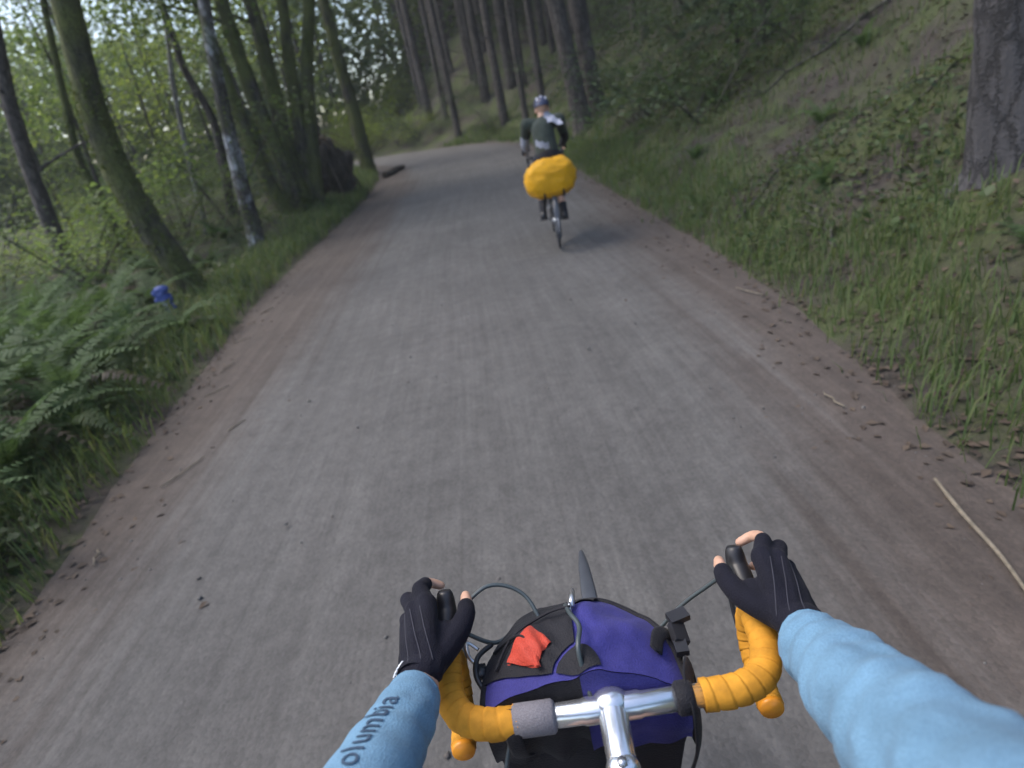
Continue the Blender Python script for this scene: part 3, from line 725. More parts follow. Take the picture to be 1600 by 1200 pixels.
# ------------------------------------------------------------------ grass, herbs, litter, gravel
def scatter(n, x0, x1, y0, y1, dens):
    X = x0 + (x1 - x0) * rng.random(n); Y = y0 + (y1 - y0) * rng.random(n) ** 1.35
    d, s, z = nearest(X, Y); k = rng.random(n) < dens(X, Y, d, s)
    return X[k], Y[k], d[k], s[k]
def blades(X, Y, h, w, name, mat):
    n = len(X); Z = ground_z(X, Y); az = rng.random(n) * 2 * PI; hh = h * (.5 + rng.random(n)); lean = (.25 + .6 * rng.random(n)) * hh
    dx = np.cos(az); dy = np.sin(az); sx = -dy * w; sy = dx * w
    v0 = np.stack([X - sx, Y - sy, Z - .01], 1); v1 = np.stack([X + sx, Y + sy, Z - .01], 1)
    v2 = np.stack([X + dx * lean * .3 + sx * .8, Y + dy * lean * .3 + sy * .8, Z + hh * .6], 1); v3 = np.stack([X + dx * lean * .3 - sx * .8, Y + dy * lean * .3 - sy * .8, Z + hh * .6], 1)
    v4 = np.stack([X + dx * lean, Y + dy * lean, Z + hh * .9], 1)
    V = np.stack([v0, v1, v2, v3, v4], 1).reshape(-1, 3); k = np.arange(n)[:, None] * 5
    Fq = np.concatenate([k + [0, 1, 2], k + [0, 2, 3], k + [3, 2, 4]], 1).reshape(-1, 3)
    return tag(put(name, npmesh(name, V, Fq, mat)), kind='stuff')
def vergeD(X, Y, d, s):
    n = fnoise(X * 1.3, Y * 1.3, 3)
    L = np.where(s < 0, np.exp(-((d - .45) / .55) ** 2) * (d > -.12 + .25 * n), 0)
    R = np.where(s > 0, np.clip((n - .36) * 5, 0, 1) * np.exp(-d / 2.2) * (d > -.02) + .9 * np.exp(-((d - .35 - .5 * n) / .35) ** 2), 0)
    return L + R
X, Y, d, s = scatter(260000, -8, 9, .6, 30, vergeD)
h = np.where(s < 0, .19, .15) * (1 + Y * .012); g_ = blades(X, Y, h, np.where(s < 0, .0035, .0035) + Y * .0003, 'verge_grass', M['grass']); tag(g_, 'green grass growing along both road verges', 'grass')
X, Y, d, s = scatter(210000, -14, 13, .6, 26, lambda X, Y, d, s: np.where(s > 0, np.clip((fnoise(X * .8 + 5, Y * .8, 4) - .42) * 6, 0, 1), np.clip((fnoise(X * .8, Y * .8, 4) - .25) * 4, 0, 1) * .8) * (d > .15) * (d < 11))
P = np.stack([X, Y, ground_z(X, Y) + .02 + .13 * rng.random(len(X)) ** 2], 1)
V, Fq = leaf_cards(P, .06, .8); V[:] = V
tag(put('ground_herbs', npmesh('ground_herbs', V, Fq, M['herb'])), 'low leafy herbs and moss covering the banks in patches', 'undergrowth', kind='stuff')
X, Y, d, s = scatter(150000, -9, 12, .6, 24, lambda X, Y, d, s: np.where(d > 0, np.where(s > 0, .7, .3), np.exp(d * 6) * .5) * (d < 9))
P = np.stack([X, Y, ground_z(X, Y) + .012], 1); on = d < .15
P[on, 2] = np.maximum(P[on, 2], [roadz(q) + .012 for q in Y[on]])
V, Fq = leaf_cards(P, .045, 2.5, asp=.3)
tag(put('leaf_litter', npmesh('leaf_litter', V, Fq, M['litter'])), 'brown fallen leaves and needles on the banks and road edges', 'leaf litter', kind='stuff')
# pebbles on the road
X, Y, d, s = scatter(5000, -3.4, 2.8, .55, 13, lambda X, Y, d, s: (.10 + .9 * np.exp(np.minimum(d, 0) * 2.2)) * (d < .05) * .6)
n = len(X); sz = .0035 + .011 * rng.random(n) ** 3
oct_ = np.array([(1, 0, 0), (0, 1, 0), (-1, 0, 0), (0, -1, 0), (0, 0, .7), (0, 0, -.7)]); of = np.array([(0, 1, 4), (1, 2, 4), (2, 3, 4), (3, 0, 4), (1, 0, 5), (2, 1, 5), (3, 2, 5), (0, 3, 5)])
V = oct_[None] * (1 + .5 * (rng.random((n, 6, 1)) - .5)) * sz[:, None, None]
a = rng.random(n) * 6.28; ca, sa = np.cos(a)[:, None], np.sin(a)[:, None]
V = np.stack([V[..., 0] * ca - V[..., 1] * sa, V[..., 0] * sa + V[..., 1] * ca, V[..., 2]], -1)
wid = np.array([np.interp(y, Cp[:, 1][:120], np.arange(120)) for y in Y]); ci = np.clip(wid.astype(int), 0, NS - 1)
fl = np.clip((X - Lp[ci, 0]) / (Rp[ci, 0] - Lp[ci, 0]), 0, 1)
V += np.stack([X, Y, np.array([roadz(y) for y in Y]) + .028 * (1 - (2 * fl - 1) ** 2) + .004], -1)[:, None]
tag(put('gravel', npmesh('gravel', V.reshape(-1, 3), (of[None] + (np.arange(n) * 6)[:, None, None]).reshape(-1, 3), M['pebble'])), 'loose pebbles strewn over the gravel road, thickest at its edges', 'gravel', kind='stuff')

# ------------------------------------------------------------------ stump, log, sticks, marker
st = tag(empty('uprooted_stump', (-3.8, 17.6, gz(-3.8, 17.6))), 'dark uprooted stump with hanging roots and withered ferns at the left road edge', 'stump')
mb = MB(); c0 = Vector(st.location)
mb.ball((0, 0, .6), (.72, .6, .95), nu=36, nv=24)
mb.v = [tuple(Vector(v) * (1 + .28 * mn.noise(Vector(v) * 2.6) + .16 * mn.noise(Vector(v) * 7))) for v in mb.v]; mb.build('body', M['rootwood'], st)
for az, L, r, zz in ((3.9, 1.5, .06, 1.15), (2.9, 1.2, .05, .9), (.6, .9, .045, .8), (5.2, 1.1, .05, .95), (4.6, 1.3, .04, .6), (1.6, 1.0, .05, 1.1)):
    l = MB(); P = [Vector((math.cos(az) * .5, math.sin(az) * .45, zz * 1.2)), Vector((math.cos(az) * (.35 + L * .3), math.sin(az) * (.35 + L * .3), zz * .85)), Vector((math.cos(az) * (.4 + L * .48), math.sin(az) * (.4 + L * .48), zz * .4)), Vector((math.cos(az) * (.4 + L * .55), math.sin(az) * (.4 + L * .55), -.1))]
    l.tube(spline(P, 5), [r * (1 - .6 * i / 15) for i in range(16)], 7); l.build('root', M['rootwood'], st)
fern(-3.8, 17.55, 1.15, 'withered brown fern drooping over the uprooted stump', None, 20, dead_fr, st.location.z + 1.35, 'withered_fern')
lg = tag(empty('rotten_log', (-2.55, 21.6, roadz(21.6) + .02)), 'short dark rotten log lying at the left road edge before the bend', 'log')
l = MB(); bark_tube(l, [(-.15, -.6, .08), (0, 0, .1), (.1, .6, .1), (.35, 1.2, .14)], [.10, .13, .11, .07], 10, .2, 4); l.build('trunk', M['rootwood'], lg)
for x, y, L, az, r, w in ((3.4, 6.6, 1.6, .5, .02, 'crooked dead branch lying on the right bank between the broad trunk and the rider'), (5.2, 9.6, 2.2, 2.5, .028, 'long dead branch lying across the upper right bank'), (2.9, 4.9, .9, 1.2, .014, 'short dead branch low on the right bank near the grass edge'), (4.6, 5.6, 1.3, 2.9, .02, 'dead branch lying on the bank beyond the broad trunk')):
    b_ = tag(empty('fallen_branch', (x, y, gz(x, y))), w, 'branch'); t = MB(); P = []
    for k in range(8):
        q = k / 7 - .5; px_, py_ = x + math.cos(az) * L * q + random.uniform(-.04, .04), y + math.sin(az) * L * q + random.uniform(-.04, .04); P.append(Vector((px_, py_, gz(px_, py_) + .03 + random.uniform(0, .04))))
    t.tube(spline(P, 3), [r * (1 - .7 * i / 21) for i in range(22)], 7)
    for k in (2, 4, 5): t.tube(spline([P[k], P[k] + Vector((math.cos(az + .8) * .2, math.sin(az + .8) * .2, .06)), P[k] + Vector((math.cos(az + .6) * .42, math.sin(az + .6) * .42, .05))], 3), [r * .45 * (1 - .1 * i) for i in range(7)], 5)
    t.build('branch', M['bark_thin'], b_, world=True)
TW = [(-2.16, 3.36, .35, 1.1, 'longest'), (-2.45, 4.7, .22, .8, ''), (-2.57, 5.3, .25, 1.3, ''), (-2.7, 6.1, .2, .6, ''), (-2.3, 2.6, .15, 1.9, ''), (-2.75, 7.2, .25, 1.2, ''), (1.62, 2.6, .2, 1.6, ''), (2.0, 4.4, .3, 1.9, ''), (-2.0, 3.9, .15, .9, '')]
for ti, (x, y, L, az, w) in enumerate(sorted(TW, key=lambda q: (q[0] > 0, q[1]))):
    t = MB(); d_ = Vector((math.cos(az), math.sin(az), 0)); p = Vector((x, y, roadz(y) + .022))
    pts = [p + d_ * L * (k / 5 - .5) + Vector((random.uniform(-.012, .012), random.uniform(-.012, .012), .004)) for k in range(6)]
    t.tube(pts, [.004, .005, .005, .0045, .004, .002], 5); o = t.build('twig', M['twig'])
    tag(o, 'pale twig on the %s brown road shoulder, %s counting away from the camera' % (('left', ORD[ti]) if x < 0 else ('right', ORD[ti - 7])), 'twig', 'twigs on the road shoulders')
t = MB(); t.tube(spline([(1.60, 1.86, .028), (1.545, 1.65, .03), (1.50, 1.42, .028), (1.43, 1.2, .026)], 5), [.007, .008, .008, .009, .009, .009, .008, .008, .008, .008, .008, .007, .007, .006, .006, .005], 6)
tag(t.build('stick', M['twig']), 'long pale stick lying along the right road edge', 'stick')
mk = tag(empty('trail_marker', (-3.82, 7.05, gz(-3.82, 7.05))), 'pale stake with a blue plastic ribbon tied on top, half hidden in ferns', 'marker')
mb = MB(); mb.box((0, 0, .16), (.045, .022, .46), Matrix.Rotation(.1, 3, 'Y')); mb.build('stake', M['stake'], mk, smooth=False)
mb = MB(); mb.grid(lambda u, v: (.02 + .085 * math.cos(u * 2 * PI) + .015 * math.sin(v * 9 + u * 8), .055 * math.sin(u * 2 * PI) + .012 * math.sin(u * 20), .33 + .13 * v + .02 * math.sin(u * 7)), 26, 8)
mb.ball((.03, 0, .44), (.075, .05, .045)); mb.build('ribbon', M['blue_tape'], mk)
mb = MB()
mb.grid(lambda u, v: (.09 + .04 * u + .01 * math.sin(v * 8), -.02 + .01 * math.sin(v * 11 + u * 3), .36 - .16 * v), 5, 12); mb.build('ribbon_tail', M['blue_tape'], mk)
#@@PART2
# ------------------------------------------------------------------ bicycles
def ring(mb, c, R, r, n=64, m=10, flat=(1, 1)):
    """torus about the local x axis (a wheel rolling along y)"""
    v = []; f = []
    for i in range(n):
        a = 2 * PI * i / n
        for j in range(m):
            b = 2 * PI * j / m; rr = R + math.cos(b) * r * flat[1]
            v.append((c[0] + math.sin(b) * r * flat[0], c[1] + math.cos(a) * rr, c[2] + math.sin(a) * rr))
    for i in range(n):
        for j in range(m):
            f.append((i * m + j, ((i + 1) % n) * m + j, ((i + 1) % n) * m + (j + 1) % m, i * m + (j + 1) % m))
    mb.add(v, f)
def arc_yz(c, R, a0, a1, n): return [(c[0], c[1] + R * math.cos(a0 + (a1 - a0) * i / n), c[2] + R * math.sin(a0 + (a1 - a0) * i / n)) for i in range(n + 1)]

def wheel(root, y, R=.335, rimmat='silver'):
    w = empty('wheel', (0, y, R)); w.parent = root
    mb = MB(); ring(mb, (0, 0, 0), R - .016, .016, 72, 12); mb.build('tyre', M['rubber'], w)
    mb = MB(); ring(mb, (0, 0, 0), R - .038, .011, 72, 8, (1, 1.1)); mb.build('rim', M[rimmat], w)
    mb = MB(); mb.tube([(-.05, 0, 0), (-.03, 0, 0), (-.028, 0, 0), (.028, 0, 0), (.03, 0, 0), (.05, 0, 0)], [.012, .012, .024, .024, .012, .012], 12); mb.build('hub', M['silver'], w)
    mb = MB()
    for k in range(32):
        a = 2 * PI * k / 32; b = a + (.5 if k % 4 < 2 else -.5); s = .026 * (1 if k % 2 else -1)
        mb.tube([(s, .022 * math.cos(b), .022 * math.sin(b)), (0, (R - .045) * math.cos(a), (R - .045) * math.sin(a))], .0011, 4)
    o = mb.build('spokes', M['steel'], w); o['kind'] = 'stuff'
    return w

def wrap(mb, pts, r, period, n=20):
    b = len(mb.v); mb.tube(pts, r, n)
    for i, p in enumerate(pts):
        for k in range(n):
            ph = (i / period + k / n) % 1; v = Vector(mb.v[b + i * n + k]); d = (v - p).normalized()
            mb.v[b + i * n + k] = tuple(v + d * (.0016 * ph ** .7 - (.0011 if ph < .09 else 0) + .0005 * mn.noise(v * 160)))

def bicycle(root, bar, own):
    """touring bicycle in local coordinates: y forward, ground at z=0; bar = bar centre"""
    by, bz = bar; st = by - .085                     # steerer top
    fa = Vector((0, st + (bz - .335) * .31 + (.125 if own else .045), .335)); ra = Vector((0, fa.y - 1.035, .335)); bb = Vector((0, ra.y + .43, .275))
    ht = Vector((0, st + .035, bz - .10)); hb = Vector((0, st + .075, bz - .235)); seat = Vector((0, bb.y - .20, .83))
    P = M['frame_own'] if own else M['black_plastic']
    rm_ = 'silver' if own else 'rubber'; wheel(root, ra.y, .335, rm_); wheel(root, fa.y, .335, rm_)
    fr = MB()
    fr.tube([hb, bb], .016, 12); fr.tube([ht, seat + (bb - seat) * .08], .014, 12); fr.tube([bb, seat], .0145, 12); fr.tube([hb - Vector((0, .0045, -.012)), ht + Vector((0, -.005, .015))], .0185, 14)
    for s in (-1, 1):
        fr.tube([(s * .02, bb.y - .02, bb.z), (s * .055, ra.y + .15, .31), (s * .062, ra.y, ra.z)], .0085, 8)
        fr.tube([(s * .018, seat.y - .01, seat.z - .03), (s * .05, ra.y + .12, .55), (s * .062, ra.y, ra.z)], .007, 8)
    fr.build('frame', P, root)
    mb = MB()
    mb.tube([hb, hb + Vector((0, .02, -.05))], .02, 10)
    for s in (-1, 1): mb.tube(spline([hb + Vector((s * .015, .02, -.05)), hb + Vector((s * .05, .035, -.09)), Vector((s * .052, fa.y - .05, .50)), fa + Vector((s * .052, 0, 0))], 5), [.013 - .00045 * i for i in range(16)], 8)
    mb.build('fork', P, root)
    mb = MB(); mb.tube([seat, seat + (seat - bb).normalized() * .11], .0135, 12); mb.build('seat_post', M['silver'], root)
    sc = seat + (seat - bb).normalized() * .13
    mb = MB(); mb.tube([sc + Vector((0, -.13, .02)), sc + Vector((0, -.10, .022)), sc + Vector((0, -.03, .015)), sc + Vector((0, .06, .012)), sc + Vector((0, .14, .008)), sc + Vector((0, .16, 0))], [(.03, .01), (.075, .026), (.06, .024), (.026, .022), (.02, .02), (.008, .008)], 16); mb.build('saddle', M['black_plastic'], root)
    for s, d in ((1, 1), (-1, -1)):
        a = math.radians(15); tip = bb + Vector((s * .085, d * .17 * math.cos(a), -d * .17 * math.sin(a)))
        cr = MB(); cr.tube([bb + Vector((s * .05, 0, 0)), tip], [.013, .011], 8); c = cr.build('crank', M['silver'], root)
        pd = MB(); pd.box(tip + Vector((s * .055, 0, 0)), (.09, .07, .018)); pd.build('pedal', M['black_plastic'], c)
    mb = MB(); ring(mb, (.045, bb.y, bb.z), .088, .004, 40, 6); mb.build('chainring', M['steel'], root)
    mb = MB()
    for R_ in (.05, .043, .036, .03): ring(mb, (.03 + (.05 - R_) * .6, ra.y, ra.z), R_, .003, 30, 5)
    mb.build('cassette', M['steel'], root)
    # mudguards
    for c, a0, a1 in ((fa, .15, 2.6), (ra, .5, 3.6)):
        P_ = arc_yz(c, .362, a0, a1, 30); g = MB()
        g.grid(lambda u, v: (lambda q, w: (w * .027, q[1] + (q[1] - c.y) * -.012 * abs(w) ** 2 * 1.5, q[2] + (q[2] - c.z) * -.035 * w * w))(P_[min(30, int(round(u * 30)))], v * 2 - 1), 30, 8)
        g.grid(lambda u, v: (lambda q, w: (w * .026, c.y + (q[1] - c.y) * (.993 - .035 * w * w), c.z + (q[2] - c.z) * (.993 - .035 * w * w)))(P_[min(30, int(round(u * 30)))], v * 2 - 1), 30, 8)
        g.build('mudguard', M['fender'], root)
    if own:
        g = MB(); tp = spline([(0, fa.y + .20, .335 + .302), (0, fa.y + .30, .640), (0, fa.y + .40, .628), (0, fa.y + .47, .612)], 6)
        g.tube(tp, [(w_, .004) for w_ in lerp_list([.020, .018, .013, .005], 6)], 10, up=(0, 0, 1)); g.build('mudguard_tip', M['fender'], root)
    # bars
    mb = MB(); mb.tube([(-.125, by, bz), (-.04, by, bz), (-.035, by, bz), (.035, by, bz), (.04, by, bz), (.125, by, bz)], [.015, .0158, .0175, .0175, .0158, .015], 18); mb.build('handlebar', M['silver'], root)
    mb = MB(); mb.tube(spline([(.0, by + .006, bz), (0, by - .02, bz), (0, st + .022, bz + .002), (0, st + .004, bz - .012), (0, st + .016, bz - .06), (0, st + .036, bz - .11)], 5), lerp_list([.0205, .0195, .0180, .0185, .0155, .0145], 5), 18)
    mb.ball((0, by + .003, bz), (.027, .024, .024), nu=20, nv=14); mb.ball((0, st + .004, bz + .003), (.021, .021, .016), nu=18, nv=12)
    stem = mb.build('stem', M['silver'], root)
    mb = MB(); mb.tube([(0, st + .002, bz + .016), (0, st + .002, bz + .023)], [.007, .006], 6); mb.build('stem_bolt', M['steel'], stem)
    for s in (-1, 1):
        top = spline([(s * .118, by, bz), (s * .165, by + .001, bz), (s * .203, by + .018, bz), (s * .222, by + .055, bz + .002), (s * .226, by + .095, bz + .010), (s * .228, by + .118, bz + .016)], 14)
        t = MB(); wrap(t, spline(top, 2), .0196, 11.0)
        low = spline([(s * .228, by + .10, bz + .010), (s * .231, by + .128, bz - .008), (s * .231, by + .143, bz - .042), (s * .230, by + .130, bz - .078), (s * .228, by + .100, bz - .096), (s * .225, by + .07, bz - .100), (s * .223, by + .040, bz - .098)], 12)
        wrap(t, spline(low, 2), .0176, 10.5)
        tp = t.build('bar_tape', M['tape'] if own else M['black_plastic'], root)
        e = MB(); e.tube([low[-1], low[-1] + (low[-1] - low[-2]).normalized() * .008], [.0185, .0165], 16); e.build('bar_end_plug', M['plug'] if own else M['black_plastic'], tp)
        h = MB(); h.tube(spline([(s * .227, by + .108, bz + .016), (s * .228, by + .145, bz + .026), (s * .228, by + .175, bz + .038), (s * .228, by + .192, bz + .062)], 6), lerp_list([(.0165, .0185), (.0155, .019), (.0145, .017), (.009, .011)], 6) if False else [.0175, .0176, .0176, .0176, .0176, .0176, .0172, .0171, .017, .0169, .0168, .0166, .016, .0155, .015, .0145, .0135, .012, .010], 14)
        h.build('brake_hood', M['black_plastic'], root)
        l = MB(); l.tube(spline([(s * .228, by + .185, bz + .03), (s * .227, by + .205, bz - .005), (s * .225, by + .20, bz - .055), (s * .228, by + .185, bz - .10)], 6), [.0085 - .0003 * i for i in range(19)], 10, flat=(1, .6)); l.build('brake_lever', M['fender'], root)
        end = (s * .02, fa.y - .05, bz - .33)
        if s < 0: cp = [(s * .212, by + .165, bz + .035), (s * .16, by + .20, bz + .05), (s * .105, by + .19, bz + .03), (s * .075, by + .14, bz - .02), (s * .05, by + .13, bz - .12), end]
        else: cp = [(s * .212, by + .165, bz + .035), (s * .19, by + .20, bz - .02), (s * .13, by + .215, bz - .09), (s * .04, by + .2, bz - .2), end]
        cb = MB(); cb.tube(spline(cp, 8), .0032, 8); cb.build('brake_cable', M['cable'], root)
    return fa, ra, bb, sc

# own bicycle: handlebars at the foot of the picture
BY, BZ = .515, .972
own = tag(empty('touring_bicycle', (.002, 0, 0), (0, math.radians(2.3), 0)), 'touring bicycle with orange bar tape and silver stem at the foot of the photo', 'bicycle')
own.rotation_euler = (0, math.radians(.4), math.radians(-4))
own.location = Vector((.040, .515, .972)) - own.rotation_euler.to_matrix() @ Vector((0, BY, BZ))
fa, ra, bb, sad = bicycle(own, (BY, BZ), True)
for cp in ([(-.212, BY + .15, BZ + .02), (-.165, BY + .15, BZ - .02), (-.12, BY + .17, BZ - .03), (-.10, BY + .15, BZ - .08), (-.05, BY + .14, BZ - .2), (-.02, BY + .1, BZ - .3)],
           [(-.14, BY - .0, BZ - .03), (-.155, BY - .03, BZ - .08), (-.13, BY - .05, BZ - .14), (-.06, BY - .05, BZ - .2), (-.02, BY - .03, BZ - .26)]):
    cb = MB(); cb.tube(spline(cp, 8), .0034, 8); cb.build('shift_cable', M['cable'], own)
MW = Matrix.Translation(own.location) @ own.rotation_euler.to_matrix().to_4x4()
def W(x, y, z): return MW @ Vector((x, y, z))

# ------------------------------------------------------------------ handlebar bag, hung in front of the bar
bag = tag(empty('handlebar_bag', W(-.035, BY + .025, BZ - .02), own.rotation_euler), 'blue-purple and black nylon bag strapped in front of the handlebar', 'bag')
HW, DP = .142, .178
def outl(t, k=1.0):
    a = PI * t; return Vector((math.cos(a) * HW * k, (max(0, math.sin(a)) ** .75) * DP * k, 0))
def lid(t, s, off=0.0):
    p = outl(t) * s
    x, y = p.x, p.y
    z = .046 * (1 - min(1, s) ** 2.6) + .022 * max(0, 1 - abs(x - .03) / .09) * (.4 + .6 * min(1, y / .1)) * (1 - s ** 3)
    z += .004 * math.sin(t * 23 + s * 5) * s + .003 * mn.noise(Vector((x * 40, y * 40, 0))) + .0045 * math.sin(x * 90 + y * 40) * (1 - s) * (x > 0) + (.010 * mn.noise(Vector((x * 16, y * 13, 3.0))) + .006 * (.5 - abs(mn.noise(Vector((x * 30 + y * 18, y * 9, 7.0)))))) * min(1, (1 - s) * 4)
    return Vector((x, y, z + off))
lev = [(-.20, .72), (-.195, .80), (-.15, .88), (-.08, .96), (-.02, 1.0), (0.0, 1.0)]
mb = MB()
mb.grid(lambda u, v: (lambda p, z: (p.x * (1 + .015 * math.sin(z * 60 + u * 9)), p.y * (1 + .02 * math.sin(z * 70 + u * 14)), z))(outl(u, np.interp(v, np.linspace(0, 1, 6), [q[1] for q in lev])), np.interp(v, np.linspace(0, 1, 6), [q[0] for q in lev])), 44, 20)
mb.grid(lambda u, v: (lambda w, z: ((u * 2 - 1) * HW * w, .004 * math.sin(u * 9), z))(np.interp(v, np.linspace(0, 1, 6), [q[1] for q in lev]), np.interp(v, np.linspace(0, 1, 6), [q[0] for q in lev])), 20, 10)
mb.grid(lambda u, v: (lambda p: (p.x, p.y, -.2))(outl(u, .72) * v), 30, 4)
mb.build('bag_body', M['bag_black'], bag)
mb = MB(); mb.grid(lambda u, v: lid(u, v, .002), 60, 24); mb.build('lid', M['bag_blue'], bag)
mb = MB(); mb.tube([lid(i / 60, 1.0) + Vector((0, .001, .001)) for i in range(61)], .0055, 8)
mb.build('piping', M['bag_black'], bag)
mb = MB(); mb.grid(lambda u, v: lid(.50 + .45 * u, .26 + .76 * v, .0055 + .010 * math.sin(PI * u) * math.sin(PI * v)), 30, 16); mb.build('pocket', M['bag_black'], bag)
mb = MB(); mb.grid(lambda u, v: lid(.40 + .22 * u, .84 + .19 * v, .006 + .003 * math.sin(PI * v)), 20, 8); mb.build('front_panel', M['bag_black'], bag)
mb = MB(); mb.grid(lambda u, v: (lambda p: p + Vector((0, 0, .005)))(lid(.02 + .93 * u, .0 + .22 * v + .05 * u * 0)), 20, 6); mb.build('back_flap', M['bag_black'], bag)
def backp(sg):
    def f(u, v):
        p = lid(0.0 if sg > 0 else 1.0, u, .004)
        return Vector((p.x, p.y - .003 - .008 * math.sin(PI * v) + (.004 * math.sin(u * 15) + .006 * mn.noise(Vector((u * 5, v * 4, sg)))) * v, p.z + (-.10 - p.z) * v))
    return f
mb = MB(); mb.grid(backp(1), 24, 12); mb.build('back_panel', M['bag_blue'], bag)
mb = MB(); mb.grid(backp(-1), 24, 12); mb.build('back_gusset', M['bag_black'], bag)
# mount straps round the bar, buckles, cord
mountp = []
for x0, x1 in ((-.098, -.040), (.118, .142)):
    xm = (x0 + x1) / 2; s_ = MB(); c = Vector((xm, -.025, .02))
    s_.tube([(x0, -.025, .02), (x0 + .004, -.025, .02), (x1 - .004, -.025, .02), (x1, -.025, .02)], [.018, .0215, .0215, .018], 16)
    s_.box((xm, -.008, .0), (abs(x1 - x0) * .8, .04, .012)); s_.build('bar_mount', M['bag_black'] if x0 > 0 else M['bag_grey'], bag)
def strap(pts, w, name, mat, th=.0025):
    s_ = MB(); P = spline(pts, 6)
    s_.tube(P, [(w / 2, th)] * len(P), 8, up=(0, 0, 1)); return s_.build(name, mat, bag)
strap([(.150, .03, -.15), (.158, .03, -.06), (.152, .025, .015), (.140, -.01, .030), (.140, -.045, .015), (.137, -.05, -.05), (.12, -.04, -.14)], .026, 'strap', M['bag_black'])
strap([(.145, .085, -.1), (.152, .085, -.02), (.135, .085, .012), (.12, .07, .028), (.11, .04, .035)], .022, 'strap', M['bag_black'])
strap([(-.095, -.02, .038), (-.097, -.045, .02), (-.094, -.045, -.02), (-.09, -.02, -.06)], .022, 'strap', M['bag_black'])
mb = MB(); mb.box((.150, .075, .02), (.022, .034, .012), Matrix.Rotation(.5, 3, 'Y')); mb.box((.156, .10, .026), (.03, .02, .010), Matrix.Rotation(.3, 3, 'Z')); mb.box((.147, .05, .02), (.018, .02, .01)); mb.build('buckle', M['black_plastic'], bag, smooth=False)
p = lid(.50, .66); mb = MB(); ring(mb, (p.x, p.y, p.z + .012), .009, .0022, 20, 8); mb.tube([p + Vector((.002, .004, .012)), p + Vector((.006, .026, .012)), p + Vector((.008, .045, .004))], [.005, .004, .003], 8); mb.build('clip', M['steel'], bag)
mb = MB(); P = [lid(.93, .86, .012), lid(.80, .80, .016), lid(.62, .72, .02), lid(.50, .62, .022)]; mb.tube(spline(P, 6), .0022, 6)
P = [lid(.85, 1.0, .010), lid(.80, .70, .020), lid(.84, .45, .016)]; mb.tube(spline(P, 6), .0022, 6); mb.build('cord', M['bag_black'], bag)
mb = MB(); mb.tube(spline([lid(.52, .72, .016), lid(.50, .5, .024), lid(.43, .33, .022), lid(.42, .12, .016), Vector((.01, -.01, .02))], 6), .0036, 8); mb.build('map_loop', M['cable'], bag)
mb = MB()
mb.box((-.147, .07, .006), (.016, .02, .012)); mb.tube(spline([(-.140, .04, .0), (-.152, .06, .012), (-.15, .09, .014), (-.13, .115, .008)], 5), .004, 8); mb.build('side_toggle', M['black_plastic'], bag)
mb = MB(); mb.tube(spline([(-.150, .105, .012), (-.166, .112, .022), (-.163, .09, .018), (-.150, .078, .010)], 5), .003, 6); mb.build('side_clip', M['steel'], bag)
# red pouch
pouch = MB()
def redf(u, v):
    t = .70 + .21 * u; s = .40 + .34 * v; e = math.sin(PI * u) ** .5 * math.sin(PI * v) ** .5
    return lid(t, s, .013 + .012 * e + .002 * math.sin(u * 14 + v * 6))
pouch.grid(redf, 20, 14); pouch.grid(lambda u, v: redf(1 - u, v) - Vector((0, 0, .006 + .006 * math.sin(PI * u) * math.sin(PI * v))), 20, 14)
pouch.grid(lambda u, v: lid(.86 + .07 * v, .42 + .07 * u - .06 * v, .014 + .004 * math.sin(PI * u) + .002), 8, 14)
po = pouch.build('red_pouch', M['red'])
po.matrix_world = Matrix.Translation(bag.location) @ own.rotation_euler.to_matrix().to_4x4()
tag(po, 'crumpled red nylon pouch tucked into the black pocket of the handlebar bag', 'pouch')

